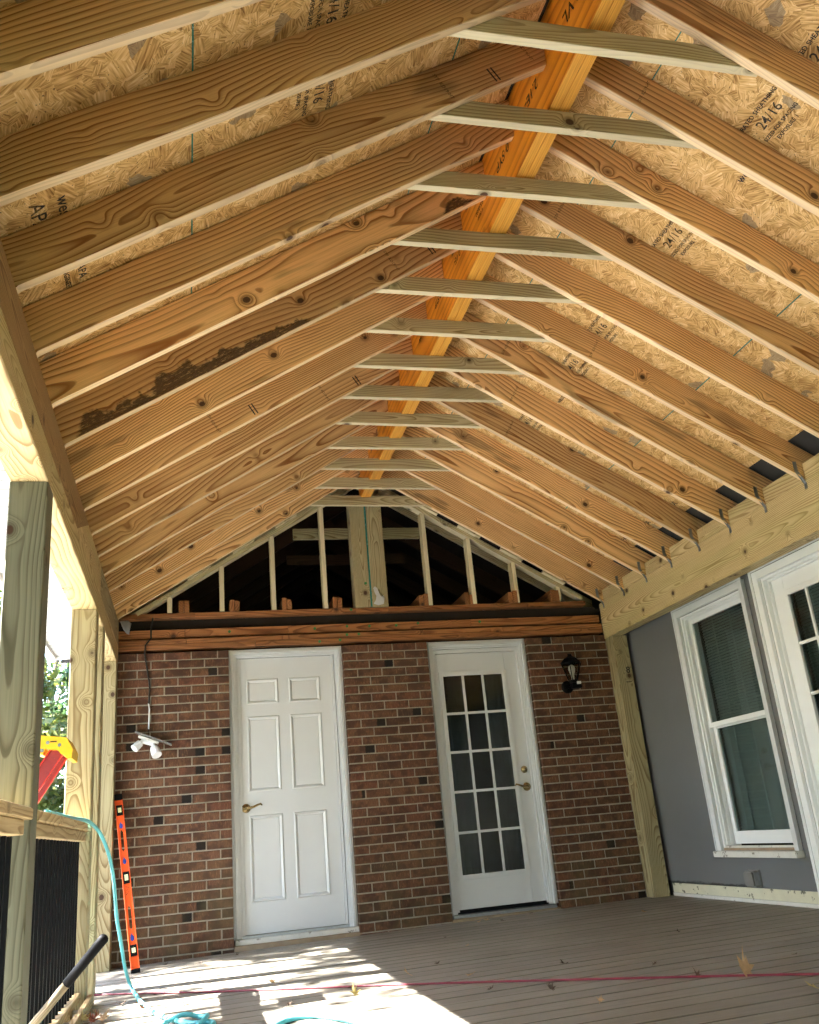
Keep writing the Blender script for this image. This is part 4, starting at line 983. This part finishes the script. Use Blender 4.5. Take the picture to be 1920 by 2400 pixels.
for i in range(5):
    c = LA + ldir*(0.35+0.30*i); m_ = MB(); m_.box(-0.035, 0.035, -2.315, -2.165, -0.012, 0.012)
    mw = Matrix((ln, Vector((0, 1, 0)), ln.cross(Vector((0, 1, 0))))).transposed().to_4x4(); mw.translation = c; m_.build('step', 'galv', ld, mw)
cap = [(-2.10, 1.225), (-2.04, 1.205), (-2.03, 1.232), (-1.975, 1.226), (-1.958, 1.205), (-1.938, 1.196), (-1.925, 1.178), (-1.906, 1.180), (-1.902, 1.222), (-1.932, 1.281), (-2.10, 1.305)]
m_ = MB(); m_.prism(list(reversed(cap)), -2.375, -2.13); tp = m_.build('top_cap', 'yellow', ld)
for (x, z_) in ((-2.02, 1.262), (-1.965, 1.247), (-2.045, 1.225)):
    m_ = MB(); m_.lathe([(0, -0.002), (0.008, -0.002), (0.009, 0)], (x, -2.3752, z_), 'y', 12); m_.build('rivet', 'galv', tp)
wbox('sticker', 'ink_grey', tp, -2.008, -1.978, -2.3765, -2.3753, 1.262, 1.268)

# ================================================================== tool handle, hose, cord
def spline(pts, n=8):
    P = [Vector(p) for p in pts]; out = []
    for i in range(len(P)-1):
        p0, p1_, p2, p3 = P[max(i-1, 0)], P[i], P[i+1], P[min(i+2, len(P)-1)]
        for j in range(n):
            t = j/n; out.append(0.5*((2*p1_)+(p2-p0)*t+(2*p0-5*p1_+4*p2-p3)*t*t+(3*p1_-p0-3*p2+p3)*t**3))
    return out+[P[-1]]
th = thing('tool_handle', 'long wooden tool handle with black rubber grip by the railing', 'tool', (-1.86, -3.45, 0.0))
TA, TM, TB = Vector((-1.633, -3.55, 0.438)), Vector((-1.764, -3.492, 0.295)), Vector((-2.06, -3.36, -0.03))
d_ = (TM-TA).normalized()
m_ = MB(); m_.tube([TA-d_*0.004, TA, TA+d_*0.006, TA+d_*0.05, TM], [0.006, 0.014, 0.0180, 0.0172, 0.0168], 16); m_.build('grip', 'black_rubber', th, smooth=True)
mw, L_ = frame(TM, TB); m_ = MB(); m_.tube([(0, 0, 0), (L_, 0, 0)], 0.0150, 14); m_.build('shaft', 'handle_wood', th, mw, smooth=True)

hz = lambda x: ZF(x)+0.0105
hose_pts = [(-1.90, -3.2, 0.893), (-1.885, -2.4, 0.893), (-1.856, -1.98, 0.889), (-1.812, -1.80, 0.83), (-1.775, -1.68, 0.722), (-1.752, -1.58, 0.587), (-1.740, -1.45, 0.384), (-1.720, -1.36, 0.244), (-1.701, -1.28, 0.103), (-1.668, -1.26, hz(-1.67)+0.005), (-1.62, -1.60, hz(-1.6)), (-1.576, -1.91, hz(-1.576)), (-1.50, -2.28, hz(-1.5)), (-1.42, -2.54, hz(-1.42)), (-1.33, -2.70, hz(-1.33)), (-1.262, -2.72, hz(-1.26)), (-1.245, -2.80, hz(-1.25)), (-1.30, -2.90, hz(-1.3)), (-1.40, -3.2, hz(-1.4)), (-1.30, -3.7, hz(-1.3))]
m_ = MB(); m_.tube(spline(hose_pts, 7), 0.0098, 10)
tag(m_.build('garden_hose', 'hose', smooth=True), 'teal garden hose hanging over the rail end and coiling on the deck', 'hose')
m_ = MB(); m_.tube(spline([(-1.49, -2.76, hz(-1.49)), (-1.45, -2.60, hz(-1.45)), (-1.37, -2.565, hz(-1.37)+0.018), (-1.29, -2.58, hz(-1.29)), (-1.27, -2.70, hz(-1.27)+0.02), (-1.33, -2.88, hz(-1.33)), (-1.38, -3.15, hz(-1.38)), (-1.22, -3.45, hz(-1.2)), (-1.08, -3.25, hz(-1.08)), (-1.01, -3.07, hz(-1.01)), (-0.94, -2.965, hz(-.94)), (-0.833, -2.971, hz(-.83)), (-0.75, -3.12, hz(-.75)), (-0.675, -3.342, hz(-.675)), (-0.62, -3.7, hz(-.6)), (-0.6, -4.3, hz(-.6))], 7), 0.0098, 10)
tag(m_.build('garden_hose', 'hose', smooth=True), 'second length of teal hose arching on the deck at the bottom edge', 'hose')
rc = [(-1.90, -1.33, ZF(-1.9)+0.006), (-1.84, -1.31, ZF(-1.84)+0.0055), (-1.6, -1.50, ZF(-1.6)+0.0055), (-1.3, -1.76, ZF(-1.3)+0.0055), (-1.014, -1.985, ZF(-1)+0.0055), (-0.6, -2.29, ZF(-.6)+0.0055), (-0.143, -2.64, ZF(-.14)+0.0055), (0.4, -3.10, ZF(.4)+0.0055), (1.0, -3.62, ZF(1)+0.0055), (1.5, -4.1, ZF(1.5)+0.0055), (2.1, -4.5, ZF(2.1)+0.0055)]
m_ = MB(); m_.tube(spline(rc, 8), 0.0047, 8)
tag(m_.build('extension_cord', 'cord', smooth=True), 'dark red cord stretched straight across the deck boards', 'cord')

# ================================================================== fallen leaves
def maple(scale, curl, seed):
    rs = random.Random(seed); tips = [(-90, 0.25), (-40, 0.55), (-15, 0.30), (15, 0.85), (38, 0.42), (62, 0.9), (76, 0.5), (90, 1.05), (104, 0.5), (118, 0.9), (142, 0.42), (165, 0.85), (195, 0.30), (220, 0.55)]
    P = [(0, 0, 0)]
    for a, r_ in tips:
        r_ *= rs.uniform(0.85, 1.1); x, y = r_*math.cos(R(a)), r_*math.sin(R(a)); P.append((x, y, curl*r_*r_*(0.6+0.5*math.sin(a*0.11+seed))))
    n = len(tips); m_ = MB(); m_.add([(x*scale, y*scale, z*scale) for x, y, z in P], [(0, 1+i, 1+(i+1) % n) for i in range(n)])
    m_.tube([(0, 0, 0.0006), (0.02*scale, -0.5*scale, 0.02*scale), (0.12*scale, -1.0*scale, 0.1*scale)], [0.0012, 0.001, 0.001], 4)
    return m_
def leaf(x, y, scale, mat, rot, label, curl=0.3, seed=1, tilt=(0.15, 0.1), group=None, dz=0.0):
    mw = Matrix.Translation((x, y, ZF(x)+0.005+dz)) @ Matrix.Rotation(rot, 4, 'Z') @ Matrix.Rotation(tilt[0], 4, 'X') @ Matrix.Rotation(tilt[1], 4, 'Y')
    tag(maple(scale, curl, seed).build('fallen_leaf', mat, None, mw), label, 'leaf', group)
leaf(0.886, -3.50, 0.082, 'leaf_dry', 0.2, 'large tan dry leaf standing upright beside the red cord', 0.5, 3, (1.15, 0.2), dz=0.016)
leaf(0.90, -3.93, 0.042, 'leaf_pale', 1.0, 'pale yellow leaf lying flat near the right edge below the cord', 0.35, 5, (0.3, 0.1), dz=0.004)
leaf(-0.60, -2.61, 0.042, 'leaf_pale', 0.5, 'yellow leaf in the middle of the sunlit patch', 0.6, 6, (0.9, 0.2), dz=0.012)
leaf(-1.567, -2.08, 0.035, 'leaf_red', 0.7, 'reddish brown leaf touching the hose on the sunny boards', 0.4, 8, (0.6, 0.2), dz=0.008)
leaf(-1.36, -2.08, 0.030, 'leaf_red', 2.0, 'small red leaf alone in the sun near the hose coil', 0.3, 9)
leaf(-0.259, -2.204, 0.032, 'leaf_dry', 0.9, 'curled brown leaf above the cord right of the sunlit patches', 0.7, 10, (0.5, .4), dz=0.008)
leaf(-0.916, -1.86, 0.032, 'leaf_dry', 2.4, 'brown leaf resting against the red cord between sunlit patches', 0.7, 11, (0.6, .2), dz=0.010)
for i, (dx, dy, dz) in enumerate(((0, 0, 0), (0.03, 0.02, 0.012), (-0.03, 0.03, 0.006), (0.015, -0.04, 0.01), (0.05, -0.01, 0.0), (-0.04, -0.03, 0.014))):
    leaf(-1.79+dx, -2.22+dy, 0.045, ('leaf_red', 'leaf_dry', 'leaf_pale')[i % 3], i*1.3, 'crumpled red and tan leaf in the heap beside the railing foot', 0.6, 20+i, (0.5, 0.4), 'heap of leaves by the railing foot', dz+0.006)
scr = [(0.741, -2.972), (-0.009, -2.511), (0.877, -0.378), (1.185, -0.145), (0.745, -0.24), (-0.056, -2.966), (0.155, -3.165), (0.205, -3.553), (1.288, -3.259), (0.739, -3.369), (0.29, -1.447), (-0.049, -2.002), (-1.275, -0.476), (-1.243, -0.633), (-1.023, -0.276), (-1.689, -1.813), (-1.79, -1.394), (-0.907, -2.598), (-1.503, -0.30), (0.81, -0.21), (0.45, -2.6), (1.35, -2.1), (1.7, -1.0), (0.3, -0.9)]
for i, (x, y) in enumerate(scr):
    leaf(x, y, random.uniform(0.015, 0.032), ('leaf_dark', 'leaf_dry', 'leaf_dark')[i % 3], random.uniform(0, 6), 'tiny dry leaf scrap scattered on the deck boards', 0.7, 40+i, (random.uniform(-.4, .6), random.uniform(-.4, .4)), 'leaf scraps on the deck', 0.004)

# ================================================================== trees outside
def tree(x, y, h, crown_z, rx, rz, n, mat, label, seed, leaf_s=0.09, clumps=60, fill=0.5):
    rs = random.Random(seed); t = thing('broadleaf_tree', label, 'tree', (x, y, -0.45), 'trees around the porch')
    m_ = MB(); pts = []; 
    for i in range(7):
        f = i/6; pts.append((x+0.15*math.sin(f*4+seed), y+0.12*math.cos(f*3+seed), -0.45+f*(h*0.9)))
    m_.tube(pts, [0.14*(1-0.85*i/6)+0.02 for i in range(7)], 8)
    cl = []
    for _ in range(clumps):
        while True:
            u = Vector((rs.uniform(-1, 1), rs.uniform(-1, 1), rs.uniform(-1, 1)))
            if 0.12 < u.length < 1: break
        cl.append((Vector((x+u.x*rx, y+u.y*rx, crown_z+u.z*rz)), rs.uniform(0.22, 0.55)*rx*fill))
    for c, r_ in cl[::3]:
        base = Vector(pts[min(6, max(2, int((c.z+0.45)/h*6)-1))])
        mid = (base+c)/2 + Vector((rs.uniform(-.2, .2), rs.uniform(-.2, .2), 0.15)); m_.tube([base, mid, c], [0.035, 0.022, 0.008], 5)
    m_.build('trunk', 'bark', t)
    vs = []; fs = []
    for i in range(n):
        c, r_ = cl[rs.randrange(len(cl))]
        p = c + Vector((rs.gauss(0, .5), rs.gauss(0, .5), rs.gauss(0, .42)))*r_
        a = Vector((rs.gauss(0, 1), rs.gauss(0, 1), rs.gauss(0, 0.7))).normalized(); b = a.cross(Vector((rs.gauss(0, 1), rs.gauss(0, 1), rs.gauss(0, 1)))).normalized()
        s_ = leaf_s*rs.uniform(0.6, 1.3); k_ = len(vs)
        vs += [tuple(p-a*s_), tuple(p+b*s_*0.45), tuple(p+a*s_), tuple(p-b*s_*0.45)]; fs.append((k_, k_+1, k_+2, k_+3))
    m2 = MB(); m2.v = vs; m2.f = fs; m2.build('crown', mat, t)
tree(-4.1, 9.0, 6.5, 2.6, 2.0, 3.2, 16000, 'fol_b', 'yellow-green tree seen in the gap between the left posts', 1, 0.085)
tree(-6.2, 10.5, 7.5, 2.8, 2.6, 3.6, 15000, 'fol_b', 'green tree left of the greenish post', 2, 0.09)
tree(-4.2, 13.5, 6.5, 2.4, 2.2, 3.0, 12000, 'fol_c', 'dark shrubby tree low behind the ladder', 3, 0.09)
tree(-8.0, 0.1, 9.5, 6.6, 2.5, 2.3, 5200, 'fol_a', 'thin tree outside left that dapples the sun on the deck', 4, 0.10, 80, 0.33)
BK = [(-6.1, -6.3, 8, 4.9, 2.3, 3.2, 'fol_c', 'dense dark tree left of the viewer, added unseen to shade the near deck'),  # this and the next two are unseen, added to shade the deck
      (-6.5, -9.6, 9, 4.9, 2.6, 3.6, 'fol_c', 'dense dark tree behind the viewer, added unseen to shade the deck beside it'),
      (-6.5, -14.2, 9, 4.6, 2.5, 3.8, 'fol_a', 'dense green tree beyond the deck end, added unseen to block sun and sky'),
      (-9.5, -13.5, 9, 4.6, 3.4, 3.9, 'fol_a', 'green tree behind the viewer on the left, mirrored in the door glass'),
      (-3.5, -17.0, 10, 5.0, 3.6, 4.3, 'fol_c', 'dark tree behind the viewer, left of the deck axis'),
      (2.0, -16.0, 10, 5.2, 3.6, 4.4, 'fol_a', 'broad green tree straight behind the viewer'),
      (7.5, -14.5, 9, 4.8, 3.4, 4.1, 'fol_c', 'dark tree behind the viewer on the right'),
      (-16.0, -5.0, 9, 4.6, 3.4, 3.9, 'fol_b', 'yellow-green tree far out on the left lawn'),
      (-15.0, 5.0, 8, 4.0, 3.2, 3.5, 'fol_a', 'green tree standing far off to the left of the porch')]
for i, (x, y, h, cz, rx, rz, mt, lb) in enumerate(BK): tree(x, y, h, cz, rx, rz, 5000, mt, lb, 50+i, 0.26, 70)
